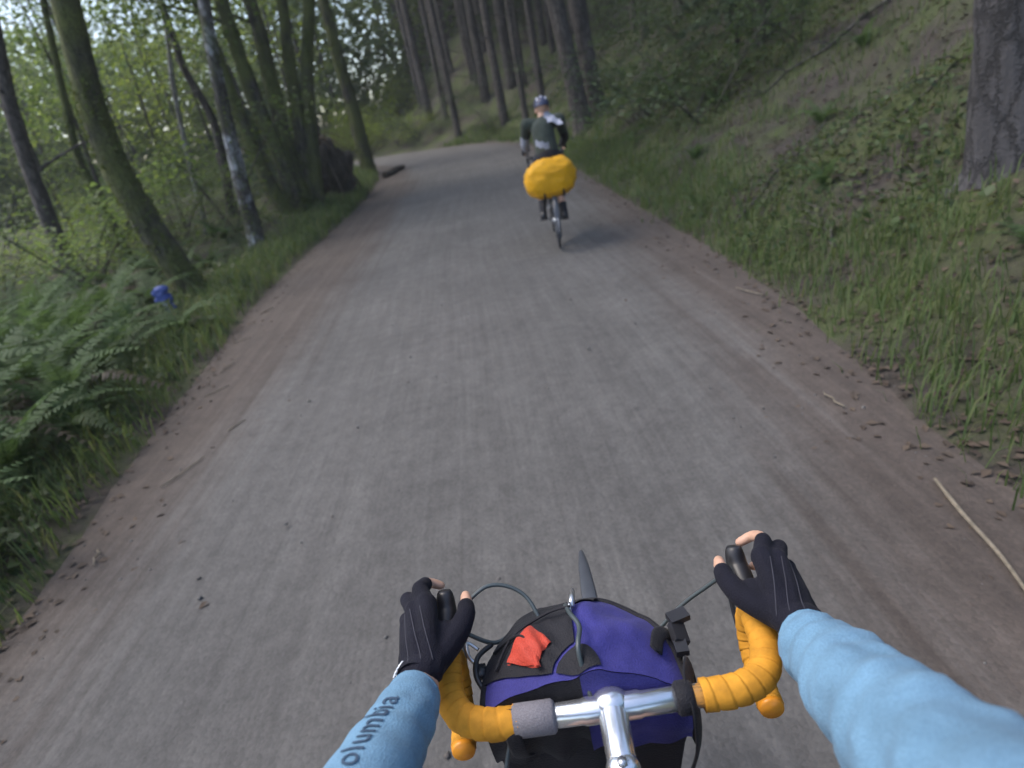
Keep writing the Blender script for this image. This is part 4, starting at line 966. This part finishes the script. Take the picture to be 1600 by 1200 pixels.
# ------------------------------------------------------------------ people
def hand(mb, O, f, o, u, wrist, gl=None, sc=1.0, cover=.95):
    """hand gripping a brake hood: O hood top, f forward, o outward, u up. mb gets the bare hand, gl the glove (to the first finger joints)"""
    Pt = lambda a, b, c: O + (f * a + o * b + u * c) * sc
    K = [(.018, .016, .036), (.012, .035, .030), (-.004, .046, .016), (-.022, .048, .000)]
    Fi = [[(.046, .030, .026), (.066, .026, .002), (.066, .008, -.014)], [(.040, .052, .010), (.044, .046, -.018), (.036, .020, -.032)],
          [(.018, .058, -.008), (.018, .046, -.032), (.012, .016, -.038)], [(-.006, .056, -.018), (-.006, .040, -.036), (-.010, .014, -.039)]]
    wv = (wrist - O); wl_ = Vector((wv.dot(f), wv.dot(o), wv.dot(u))) / sc
    cb = [(wl_.x * .92 + .006, wl_.y + y, wl_.z * .95 + z) for y, z in ((-.014, .004), (-.004, .006), (.008, .004), (.017, -.002))]
    for i in range(4):
        a, k = cb[i], K[i]; mid = tuple((a[j] + k[j]) / 2 + (0, 0, .006)[j] for j in range(3))
        r = .0130 if i < 3 else .0118
        P = [Pt(*a), Pt(*mid), Pt(*k)]
        mb.caps(P, [r * 1.02, r * 1.06, r * .98], 10)
        rr = (.0094, .0096, .0091, .0082)[i]
        C = [Pt(*k)] + [Pt(*q) for q in Fi[i]]; mb.caps(spline(C, 3), lerp_list([rr * 1.12, rr * 1.05, rr * .95, rr * .8], 3), 10)
        if gl is not None:
            gl.caps(P, [r + .003, r + .0035, r + .003], 10); m2 = C[0].lerp(C[1], min(.95, cover)); gl.caps([C[0], m2], [rr * 1.12 + .0032, rr + .0032], 10)
            if cover > 1: gl.caps([C[1], C[1].lerp(C[2], cover - 1)], [rr * 1.05 + .0032, rr * .95 + .0032], 10)
            gl.caps([Pt(k[0] - .004, k[1] + .002, k[2] + .004)] * 1 + [Pt(k[0] + .004, k[1] + .002, k[2] + .003)], [.0125, .0120], 10)
    T = [Pt(wl_.x * .75, wl_.y - .012, wl_.z * .85), Pt(-.028, -.024, .028), Pt(.004, -.036, .018), Pt(.036, -.033, .004)]
    mb.caps(spline(T, 3), lerp_list([.017, .0145, .0115, .0085], 3), 10)
    mb.caps([Pt(*cb[0]), Pt(-.02, -.008, .028)], [.015, .012], 10)     # web of the thumb
    mb.caps([wrist, Pt(*cb[1]), Pt(*cb[2])], [.024, .022, .02], 12)
    if gl is not None:
        gl.caps(spline(T[:3], 3) + [T[2].lerp(T[3], .35)], lerp_list([.020, .0178, .0148], 3) + [.0138], 10)
        gl.caps([Pt(*cb[0]), Pt(-.02, -.008, .028)], [.018, .0155], 10)
        gl.caps([Pt(*cb[1]), Pt(*cb[2])], [.025, .024], 12)
    return Pt

def limb(mb, P, R, n=14): mb.caps(spline(P, 5), lerp_list(R, 5), n)

def head(mb, c, fw, upv, s=1.0):
    """skull, jaw, nose, lips, ears; returns eye centres"""
    rt = fw.cross(upv).normalized(); rot = Matrix((rt, fw, upv)).transposed()
    q = lambda x, y, z: c + rot @ Vector((x * s, y * s, z * s))
    mb.ball(q(0, -.012, .03), (.076 * s, .096 * s, .085 * s), rot); mb.ball(q(0, .018, -.035), (.060 * s, .072 * s, .07 * s), rot); mb.ball(q(0, .058, -.083), (.03 * s, .026 * s, .022 * s), rot)
    mb.caps([q(0, .083, .012), q(0, .102, -.028)], [.008 * s, .014 * s]); mb.caps([q(-.022, .078, -.058), q(0, .088, -.056), q(.022, .078, -.058)], .0085 * s)
    for k in (-1, 1): mb.ball(q(k * .078, -.008, -.012), (.011 * s, .02 * s, .033 * s), rot); mb.caps([q(k * .045, .08, .022), q(k * .018, .088, .022)], .008 * s)
    return [q(k * .031, .078, .006) for k in (-1, 1)], q, rot

def helmet(root, q, rot, s, shell_mat, trim):
    mb = MB()
    def hf(u, v):
        a = 2 * PI * u; e = v * PI * .5
        x = math.cos(a) * math.cos(e) * .092; y = math.sin(a) * math.cos(e) * .128 - .012; z = .035 + math.sin(e) * .105
        gro = .006 * max(0, math.cos(x * 170)) * math.cos(e * .6); return q(x * (1 + gro), y, z + gro)
    mb.grid(hf, 48, 14); mb.grid(lambda u, v: (lambda p: p)(hf(1 - u, v * .02)) + rot @ Vector((0, 0, -.022 * v)), 48, 3)
    h = mb.build('helmet', shell_mat, root, world=True)
    for k in (-.05, 0, .05):
        t = MB(); t.tube([q(k * (1 - abs(i) * .0), i * .1 - .012, .038 + .107 * math.sqrt(max(0, 1 - (k / .092) ** 2 - (i * .1 / .128) ** 2))) for i in np.linspace(-.92, .92, 12)], [(.009, .003)] * 12, 8, up=tuple(rot @ Vector((0, 0, 1)))); t.build('vent_rib', trim, h, world=True)
    t = MB()
    for k in (-1, 1): t.tube([q(k * .085, .0, .04), q(k * .072, .015, -.04), q(0, .045, -.108)], [(.007, .0015)] * 3, 6)
    t.build('chin_strap', M['black_plastic'], h, world=True)

def sleeve(root, P, R, mat, name='sleeve', seed=0, wr=.004, nper=14):
    nper = int(nper * 1.8); S = spline(P, nper); Rr = lerp_list(R, nper); mb = MB(); mb.tube(S, Rr, 40, caps=False)
    N = len(S); v = []
    for i in range(N):
        for k in range(40):
            p = Vector(mb.v[i * 40 + k]); d = (p - S[i]); a = k / 40 * 2 * PI
            w = wr * (math.sin(i * .62 + 1.7 * math.sin(a + seed)) * .45 + 1.6 * mn.noise(Vector((p.x * 22, p.y * 22, p.z * 22 + seed))) + .6 * mn.noise(Vector((p.x * 60, p.y * 30, p.z * 60))))
            w += wr * 1.1 * (.45 - abs(mn.noise(Vector((p.x * 14, p.y * 20, p.z * 26 + seed * 3))))) * 1.6
            w += wr * .9 * (.30 - abs(mn.noise(Vector((p.x * 26, p.y * 34 + p.z * 30, p.z * 18 + seed * 3))))) * 1.5
            edge = min(1, (N - 1 - i) / 5)
            v.append(p + d.normalized() * w * (.35 + .65 * edge))
    # rolled cuff: turn the last ring inwards
    mb.v = [tuple(p) for p in v]; b = len(mb.v); last = [Vector(v[(N - 1) * 40 + k]) for k in range(40)]
    mb.v += [tuple(S[-1] + (p - S[-1]) * .82 - (S[-1] - S[-2]).normalized() * .006) for p in last]
    mb.f += [((N - 1) * 40 + k, b + k, b + (k + 1) % 40, (N - 1) * 40 + (k + 1) % 40) for k in range(40)]
    o = mb.build(name, mat, root, world=True)
    hm = MB(); c = S[-4]; hm.tube([v[(N - 4) * 40 + k] for k in range(0, 40, 2)] + [v[(N - 4) * 40], v[(N - 4) * 40 + 2]], .0011, 6); hm.build('hem', mat, o)
    sm = MB(); sm.tube([Vector(v[i * 40 + 29]) for i in range(N)], .0012, 6); sm.build('seam', mat, o)
    return o, S, Rr

def leg(mb, hip, knee, ankle, heel, toe, r=1.0):
    limb(mb, [hip, hip.lerp(knee, .35), knee, knee.lerp(ankle, .3), ankle], [.088 * r, .078 * r, .056 * r, .055 * r, .034 * r])
    limb(mb, [ankle, ankle.lerp(heel, .6), heel.lerp(toe, .5), toe], [.034 * r, .036 * r, .033 * r, .024 * r])

def cyclist(root, J, voxel, mats, gloves=True, hands_sc=1.0, sleeves='long'):
    """one continuous body through the joints J (world points) with clothes as children"""
    body = MB()
    pel, chest, neck, hc = J['pelvis'], J['chest'], J['neck'], J['head']
    limb(body, [pel, pel.lerp(chest, .45), chest, chest.lerp(neck, .7)], [.125, .118, .125, .075], 18)
    limb(body, [J['sh'][0], chest.lerp(neck, .55), J['sh'][1]], [.06, .07, .06], 14)
    limb(body, [neck, hc + (hc - neck) * -.1], [.056, .054])
    eyes, q, rot = head(body, hc, J['face'], J['headup'])
    gl = []
    for i in (0, 1):
        sh, el, wr_ = J['sh'][i], J['el'][i], J['wr'][i]
        limb(body, [sh, sh.lerp(el, .5), el, el.lerp(wr_, .35), wr_], [.058, .047, .040, .040, .026])
        g = MB(); hand(body, J['hood'][i], J['hf'][i], J['ho'][i], J['hu'][i], wr_, g, hands_sc, 1.75 if i == 0 else .95); gl.append(g)
        leg(body, J['hip'][i], J['knee'][i], J['ankle'][i], J['heel'][i], J['toe'][i])
    fused(body, 'body', M['skin'], voxel, root, True, 3)
    e = MB(); [e.ball(p, .0125, nu=10, nv=8) for p in eyes]; e.build('eyes', M['eye'], root, world=True)
    if gloves:
        for i in (0, 1): fused(gl[i], 'glove', M['glove'], min(voxel, .0032), root, True, 2)
    t = MB()
    limb(t, [pel + (chest - pel) * .12, pel.lerp(chest, .5), chest, chest.lerp(neck, .62)], [.138, .132, .138, .086], 20); limb(t, [J['sh'][0], chest.lerp(neck, .5), J['sh'][1]], [.072, .08, .072], 14)
    if sleeves == 'short':
        for i in (0, 1): limb(t, [J['sh'][i], J['sh'][i].lerp(J['el'][i], .55)], [.07, .062])
    fused(t, 'shirt', mats['shirt'], max(voxel, .008), root, True, 3)
    t = MB(); limb(t, [pel, pel.lerp(chest, .25)], [.138, .134], 18)
    for i in (0, 1): limb(t, [J['hip'][i], J['hip'][i].lerp(J['knee'][i], .62)], [.1, .078])
    fused(t, 'shorts', mats['shorts'], max(voxel, .008), root, True, 3)
    for i in (0, 1):
        s_ = MB(); a, h, tt = J['ankle'][i], J['heel'][i], J['toe'][i]
        limb(s_, [a.lerp(h, .45), h, h.lerp(tt, .5), tt], [.045, .043, .043, .034]); s_.box(h.lerp(tt, .5) + Vector((0, 0, -.036)), (.075, (tt - h).length + .06, .016)); fused(s_, 'shoe', mats['shoe'], .006, root, True, 2)
        k_ = MB(); k_.tube([a + (J['knee'][i] - a) * .32, a + (J['knee'][i] - a) * .1, a.lerp(h, .4)], [.049, .042, .046], 14, caps=False); k_.build('sock', mats['sock'], root, world=True)
    helmet(root, q, rot, 1.0, mats['helmet'], mats['trim'])
    return q

# the rider whose arms reach into the picture
X_ = Vector((1, 0, 0)); Y_ = Vector((0, 1, 0)); Z_ = Vector((0, 0, 1))
rotm = own.rotation_euler.to_matrix()
hoodL = W(-.228, BY + .142, BZ + .042); hoodR = W(.234, BY + .136, BZ + .040)
fwd = (rotm @ Vector((0, .93, .36))).normalized(); upv = (rotm @ Vector((0, -.36, .93))).normalized(); rgt = rotm @ X_
me_ = tag(empty('person', (0, -.2, 0)), 'cyclist seen from above, light blue sleeves and black half-finger gloves, gripping the orange-taped handlebar', 'person')
wrL = hoodL - fwd * .10 - rgt * .02 + upv * .055; wrR = hoodR - fwd * .098 + rgt * .026 + upv * .052
pedR = W(.14, bb.y + .165, bb.z - .044); pedL = W(-.14, bb.y - .165, bb.z + .044)
J = dict(pelvis=W(0, sad.y - .03, sad.z + .10), chest=Vector((.0, -.13, 1.27)), neck=Vector((0, -.09, 1.40)), head=Vector((0, -.135, 1.525)), face=Vector((0, .9, -.43)).normalized(), headup=Vector((0, .43, .9)).normalized(),
         sh=[Vector((-.185, -.06, 1.34)), Vector((.185, -.06, 1.34))], el=[Vector((-.252, .25, 1.165)), Vector((.258, .215, 1.205))], wr=[wrL, wrR],
         hood=[hoodL, hoodR], hf=[fwd, fwd], ho=[-rgt, rgt], hu=[upv, upv],
         hip=[W(-.09, sad.y, sad.z + .06), W(.09, sad.y, sad.z + .06)], knee=[W(-.10, bb.y + .22, .74), W(.10, bb.y + .30, .62)],
         ankle=[pedL + Vector((0, -.10, .10)), pedR + Vector((0, -.10, .10))], heel=[pedL + Vector((0, -.13, .055)), pedR + Vector((0, -.13, .055))], toe=[pedL + Vector((0, .07, .048)), pedR + Vector((0, .07, .048))])
cyclist(me_, J, .0042, dict(shirt=M['shirt_own'], shorts=M['dark_cloth'], shoe=M['black_plastic'], sock=M['dark_cloth'], helmet=M['helmet'], trim=M['white_plastic']), hands_sc=1.07)
slv = []
for i, (sd_, cut) in enumerate(((-1, .10), (1, .08))):
    sh, el, w_ = J['sh'][i], J['el'][i], J['wr'][i]
    end = w_ + (el - w_).normalized() * .022
    slv.append(sleeve(me_, [sh, sh.lerp(el, .5), el, el.lerp(end, .4), el.lerp(end, .75), end], [.075, .064, .056, .052, .041, .0335] if i == 0 else [.08, .072, .064, .056, .045, .037], M['sleeve'], 'sleeve', i * 5, .0015 if i == 0 else .0036))
# lettering along the left sleeve
cu = bpy.data.curves.new('lettering', 'FONT'); cu.body = 'Columbia'; cu.size = .037; cu.extrude = 0.0004; cu.resolution_u = 3; cu.space_character = 1.12
to = lnk(bpy.data.objects.new('tmp_text', cu)); dg = bpy.context.evaluated_depsgraph_get(); tm = bpy.data.meshes.new_from_object(to.evaluated_get(dg)); bpy.data.objects.remove(to)
bm = bmesh.new(); bm.from_mesh(tm)
for _ in range(4):
    bmesh.ops.triangulate(bm, faces=bm.faces[:]); le = [e for e in bm.edges if e.calc_length() > .003]
    if le: bmesh.ops.subdivide_edges(bm, edges=le, cuts=1)
bmesh.ops.triangulate(bm, faces=bm.faces[:]); bm.to_mesh(tm); bm.free(); tm.name = 'sleeve_lettering'
so_, S, Rr = slv[0]
SL = [0.0]
for a, b in zip(S[:-1], S[1:]): SL.append(SL[-1] + (b - a).length)
tot = SL[-1]; xs = [v.co.x for v in tm.vertices]; wtx = max(xs)
view = CAMLOC
from mathutils.bvhtree import BVHTree
bv = BVHTree.FromObject(so_, bpy.context.evaluated_depsgraph_get())
for v in tm.vertices:
    d = tot - .074 - (wtx - v.co.x)        # the last letter ends near the cuff
    i = max(0, min(len(SL) - 2, int(np.searchsorted(SL, d)) - 1)); t = (d - SL[i]) / (SL[i + 1] - SL[i])
    p = S[i].lerp(S[i + 1], t); ax_ = (S[i + 1] - S[i]).normalized()
    top = (Vector((-.10, -.35, .95)) - ax_ * Vector((-.10, -.35, .95)).dot(ax_)).normalized(); lat = ax_.cross(top) * -1   # lat points to the outer (left) side
    r = Rr[i]; ang = (v.co.y - .012) / r
    dirn = top * math.cos(ang) + lat * math.sin(ang)
    hit = bv.ray_cast(p + dirn * .12, -dirn)
    v.co = (hit[0] if hit[0] is not None else p + dirn * r) + dirn * (.0014 + .0004 * (v.co.z > 0))
tm.materials.append(M['print']); put('sleeve_lettering', tm, so_, False)
gbv = {}
for gi, g_ in enumerate([c for c in me_.children if c.name.startswith('glove')]):
    bvh = BVHTree.FromObject(g_, bpy.context.evaluated_depsgraph_get()); hd = J['hood'][gi]; og = J['ho'][gi]; sm = MB()
    for ks in ((.010, -.002), (.026, .012), (.038, .030)):
        pts = []
        for q in range(9):
            t = q / 8; c = hd + (fwd * (-.075 + .085 * t) + og * (ks[1] + (ks[0] + .012 - ks[1]) * t) * 1.05 + upv * .09) ; h_ = bvh.ray_cast(c, -upv)
            if h_[0] is not None: pts.append(h_[0] + upv * .0003)
        if len(pts) > 3: sm.tube(spline(pts, 2), .0009, 5)
    for zz in ():
        pts = []
        for q in range(12):
            c = hd + fwd * zz + og * (-.03 + .075 * q / 11) + upv * .11; h_ = bvh.ray_cast(c, -upv)
            if h_[0] is not None: pts.append(h_[0] + upv * .0004)
        if len(pts) > 3: sm.tube(spline(pts, 2), .0011, 5)
    if sm.v: sm.build('glove_seam', M['seam'], g_, world=True)
# white print on the left glove cuff and its dark cuff strap
glo = [c for c in me_.children if c.name.startswith('glove')]
ax_ = (wrL - J['el'][0]).normalized(); outw = (Vector((-1, -.1, .35)) - ax_ * Vector((-1, -.1, .35)).dot(ax_)).normalized(); upw = outw.cross(ax_)
c_ = MB(); base = wrL + ax_ * .004
c_.grid(lambda u, v: base + ax_ * (.032 * (v - .3)) + (outw * math.cos(-1.5 + 2.9 * u) + upw * math.sin(-1.5 + 2.9 * u)) * (.034 + .002 * math.sin(u * 8)), 20, 6)
cf = c_.build('cuff', M['glove'], glo[0], world=True)
p_ = MB(); rg = random.Random(4)
for k in range(9):
    a0 = -.55 + k * .12
    P = [base + ax_ * (-.004 + .020 * j / 5) + (outw * math.cos(a0 + .12 * math.sin(j * 1.5 + k)) + upw * math.sin(a0 + .12 * math.sin(j * 1.5 + k))) * .0375 for j in range(6)]
    p_.tube(P, [(.0016, .0006)] * 6, 6)
p_.build('cuff_print', M['glove_print'], glo[0], world=True)

# ------------------------------------------------------------------ the rider ahead
RX, RY = .955, 7.22
rz = roadz(8) + .03
ahead = tag(empty('touring_bicycle', (RX, RY + .40, rz), (0, math.radians(2.0), math.radians(-5))), 'bicycle of the rider ahead, seen from behind with grey rear mudguard', 'bicycle')
fa2, ra2, bb2, sad2 = bicycle(ahead, (.515, 1.0), False)
ahead.location = (RX, RY - ra2.y, rz)
MA = Matrix.Translation(ahead.location) @ ahead.rotation_euler.to_matrix().to_4x4()
def A(x, y, z): return MA @ Vector((x, y, z))
rot2 = ahead.rotation_euler.to_matrix()
mb = MB(); mb.tube([(-.055, ra2.y + .1, .70), (-.055, ra2.y - .22, .70), (.055, ra2.y - .22, .70), (.055, ra2.y + .1, .70)], .005, 8)
for s in (-1, 1): mb.tube([(s * .06, ra2.y - .12, .70), (s * .065, ra2.y, .34)], .004, 6)
mb.build('rear_rack', M['black_plastic'], ahead)
mb = MB(); mb.tube([(.0, ra2.y - .366, .42), (.0, ra2.y - .368, .33), (0, ra2.y - .36, .25)], [(.009, .003)] * 3, 8); mb.build('reflector_strip', M['white_plastic'], ahead)
p2 = tag(empty('person', A(0, sad2.y, 0)), 'cyclist ahead in grey-green top and dark blue helmet, riding away up the road', 'person')
d2 = lambda x, y, z: rot2 @ Vector((x, y, z))
f2 = d2(0, .93, .36).normalized(); u2 = d2(0, -.36, .93).normalized()
pr = A(.14, bb2.y + .165, bb2.z - .044); pl = A(-.14, bb2.y - .165, bb2.z + .044)
J2 = dict(pelvis=A(0, sad2.y - .03, sad2.z + .10), chest=A(-.02, -.08, 1.33), neck=A(0, .05, 1.45), head=A(.01, .10, 1.555), face=d2(0, .98, -.2).normalized(), headup=d2(0, .2, .97).normalized(),
          sh=[A(-.20, -.02, 1.42), A(.19, -.02, 1.42)], el=[A(-.245, .22, 1.2), A(.25, .22, 1.2)], wr=[A(-.225, .555, 1.10), A(.225, .555, 1.10)],
          hood=[A(-.228, .663, 1.072), A(.228, .663, 1.072)], hf=[f2, f2], ho=[d2(-1, 0, 0), d2(1, 0, 0)], hu=[u2, u2],
          hip=[A(-.09, sad2.y, sad2.z + .06), A(.09, sad2.y, sad2.z + .06)], knee=[A(-.11, bb2.y + .22, .75), A(.11, bb2.y + .30, .63)],
          ankle=[pl + d2(0, -.10, .10), pr + d2(0, -.10, .10)], heel=[pl + d2(0, -.13, .055), pr + d2(0, -.13, .055)], toe=[pl + d2(0, .07, .048), pr + d2(0, .07, .048)])
cyclist(p2, J2, .0085, dict(shirt=M['olive'], shorts=M['dark_cloth'], shoe=M['black_plastic'], sock=M['dark_cloth'], helmet=M['helmet'], trim=M['white_plastic']), sleeves='short')
for i in (0, 1):   # pale arm warmers
    sh, el, w_ = J2['sh'][i], J2['el'][i], J2['wr'][i]
    sleeve(p2, [sh.lerp(el, .55), el, el.lerp(w_, .5), w_.lerp(el, .1)], [.058, .050, .047, .036], M['white_cloth'] if i == 0 else M['dark_cloth'], 'arm_warmer', i, .003, 6)
# pale cloth over the right shoulder and the shirt's white hem
mb = MB(); c0 = A(.10, .0, 1.50)
def clothf(u, v):
    p = J2['neck'].lerp(J2['sh'][1], .15 + .95 * u) + rot2 @ Vector((.0 + .015 * math.sin(v * 7), .10 - .30 * v, .078 - .10 * v ** 2 - .03 * u + .012 * math.sin(u * 9 + v * 5)))
    return p
mb.grid(clothf, 14, 14); mb.grid(lambda u, v: clothf(1 - u, v) - rot2 @ Vector((0, 0, .006)), 14, 14)
mb.build('shoulder_cloth', M['white_cloth'], p2, world=True)
mb = MB(); mb.grid(lambda u, v: A(-.13 + .15 * u, sad2.y - .165 - .03 * math.sin(PI * u), sad2.z + .23 + .07 * v - .05 * u + .008 * math.sin(u * 15)), 12, 6); mb.build('shirt_hem', M['white_cloth'], p2, world=True)
# yellow covered bag on the rear rack
bg2 = tag(empty('rack_bag', A(0, ra2.y - .08, .70), tuple(ahead.rotation_euler)), 'bulging bag under a bright yellow rain cover on the rear rack of the bicycle ahead', 'bag')
bg2.rotation_euler = (0, math.radians(-4), math.radians(-5))
mb = MB()
def bagf(u, v):
    a = 2 * PI * u; e = (v - .5) * PI; ce = math.copysign(abs(math.cos(e)) ** .62, math.cos(e)); se = math.copysign(abs(math.sin(e)) ** .9, math.sin(e))
    ca = math.copysign(abs(math.cos(a)) ** .75, math.cos(a)); sa = math.copysign(abs(math.sin(a)) ** .75, math.sin(a))
    p = Vector((ca * ce * .30, sa * ce * .17, .13 + se * .215))
    w = mn.noise(p * 6) * .012 + mn.noise(p * 17) * .006 + .016 * (.35 - abs(mn.noise(Vector((p.x * 9, p.y * 9, p.z * 16 + p.x * 7))))) + .004 * math.sin(p.x * 60 + p.z * 25) * (p.z < .1)
    return p * (1 + w / .2)
mb.grid(bagf, 72, 36); mb.build('rain_cover', M['yellow'], bg2)
mb = MB(); mb.tube([Vector(bagf(i / 60, .30)) * 1.0 for i in range(61)], .005, 6, caps=False); mb.build('drawcord', M['yellow'], bg2)
mb = MB(); mb.tube([Vector(bagf(.5 + .5 * i / 30, .62 + .02 * math.sin(i * .3))) for i in range(31)], .004, 6); mb.build('seam', M['yellow'], bg2)
for s in (-1, 1):
    mb = MB(); mb.tube(spline([(s * .11, -.16, .0), (s * .11, -.10, -.085), (s * .09, .06, -.09), (s * .07, .12, -.02)], 5), [(.011, .002)] * 16, 6); mb.build('strap', M['bag_black'], bg2)

# ------------------------------------------------------------------ labels that tell the copies apart, by the landmarks they stand between
def pix(p):
    v = Vector(p) - CAMLOC; d = max(.05, v.dot(F)); return 800 + 920 * v.dot(Rv) / d
def relabel(group, what, marks, tail):
    obs = [o for o in bpy.data.objects if o.parent is None and o.get('group') == group]
    bins = {}
    for o in obs:
        x = pix(o.location); k = sum(x > m_[0] for m_ in marks); bins.setdefault(k, []).append(o)
    for k, L in bins.items():
        L.sort(key=lambda o: o.location.y)
        where = 'left of ' + marks[0][1] if k == 0 else 'right of ' + marks[-1][1] if k == len(marks) else 'between %s and %s' % (marks[k - 1][1], marks[k][1])
        for i, o in enumerate(L):
            n = '' if len(L) == 1 else ', the nearest' if i == 0 else ', the farthest' if i == len(L) - 1 else ', %s nearest' % ORD[min(i, 38)]
            o['label'] = '%s %s%s' % (what(o), where, n)
leftm = [(45, 'the shaggy trunk'), (125, 'the slim trunk'), (205, 'the leaning trunk'), (330, 'the alder'), (430, 'the maple clump'), (540, 'the roadside trunk')]
sz = lambda o: 'small' if o.scale[0] < .8 else 'tall' if o.scale[0] > 1.0 else 'slender'
kind_of = lambda o: 'conifer' if 'conifer' in o.name else 'leafy tree'
relabel('trees in the wood left of the road', kind_of, leftm, '')
relabel('understory shrubs left of the road', lambda o: 'understory shrub', leftm, '')
rm = [(615, 'the rotten log'), (700, 'the bend'), (840, 'the rider'), (900, 'the conifer pair'), (1040, 'the young fir'), (1500, 'the broad trunk')]
relabel('conifers on the slope behind the bend', lambda o: 'straight dark conifer', rm, '')
relabel('bright leafy trees at the bend', lambda o: 'bright green leafy tree', [(560, 'the roadside trunk'), (620, 'the rotten log'), (660, 'the bend')], '')
relabel('conifers on the right bank', lambda o: 'bank conifer trunk', rm, '')
relabel('shrubs on the right slope', lambda o: 'dark slope shrub', rm, '')
relabel('small ferns on the right bank', lambda o: 'small bank fern', rm, '')
relabel('ferns back in the wood', lambda o: 'woodland fern', leftm, '')
relabel('bright bushes at the end of the road', lambda o: 'bright yellow-green bush', [(560, 'the roadside trunk'), (620, 'the rotten log'), (660, 'the bend')], '')
fl_ = [o for o in bpy.data.objects if o.parent is None and o.get('group') == FG]
dv = {o: float(nearest([o.location.x], [o.location.y])[0][0]) for o in fl_}
for row, lo_, hi_ in (('front', 0, 1.15), ('middle', 1.15, 2.2), ('back', 2.2, 99)):
    for i, o in enumerate(sorted([o for o in fl_ if lo_ <= dv[o] < hi_], key=lambda o: o.location.y)):
        o['label'] = 'sword fern in the %s row along the left verge, %s from the camera' % (row, ORD[i])

# ------------------------------------------------------------------ thin haze volume added to lift the dark background
hz = MB(); hz.box((0, 42, 16), (156, 150, 44)); Mh = bpy.data.materials.new('haze'); Mh.use_nodes = True; nt = Mh.node_tree
nt.nodes.remove(nt.nodes['Principled BSDF']); pv = nt.nodes.new('ShaderNodeVolumePrincipled'); pv.inputs['Density'].default_value = .0012; pv.inputs['Color'].default_value = (.92, .96, .97, 1)
nt.links.new(pv.outputs[0], nt.nodes['Material Output'].inputs['Volume']); tag(hz.build('haze', Mh, smooth=False), kind='stuff')
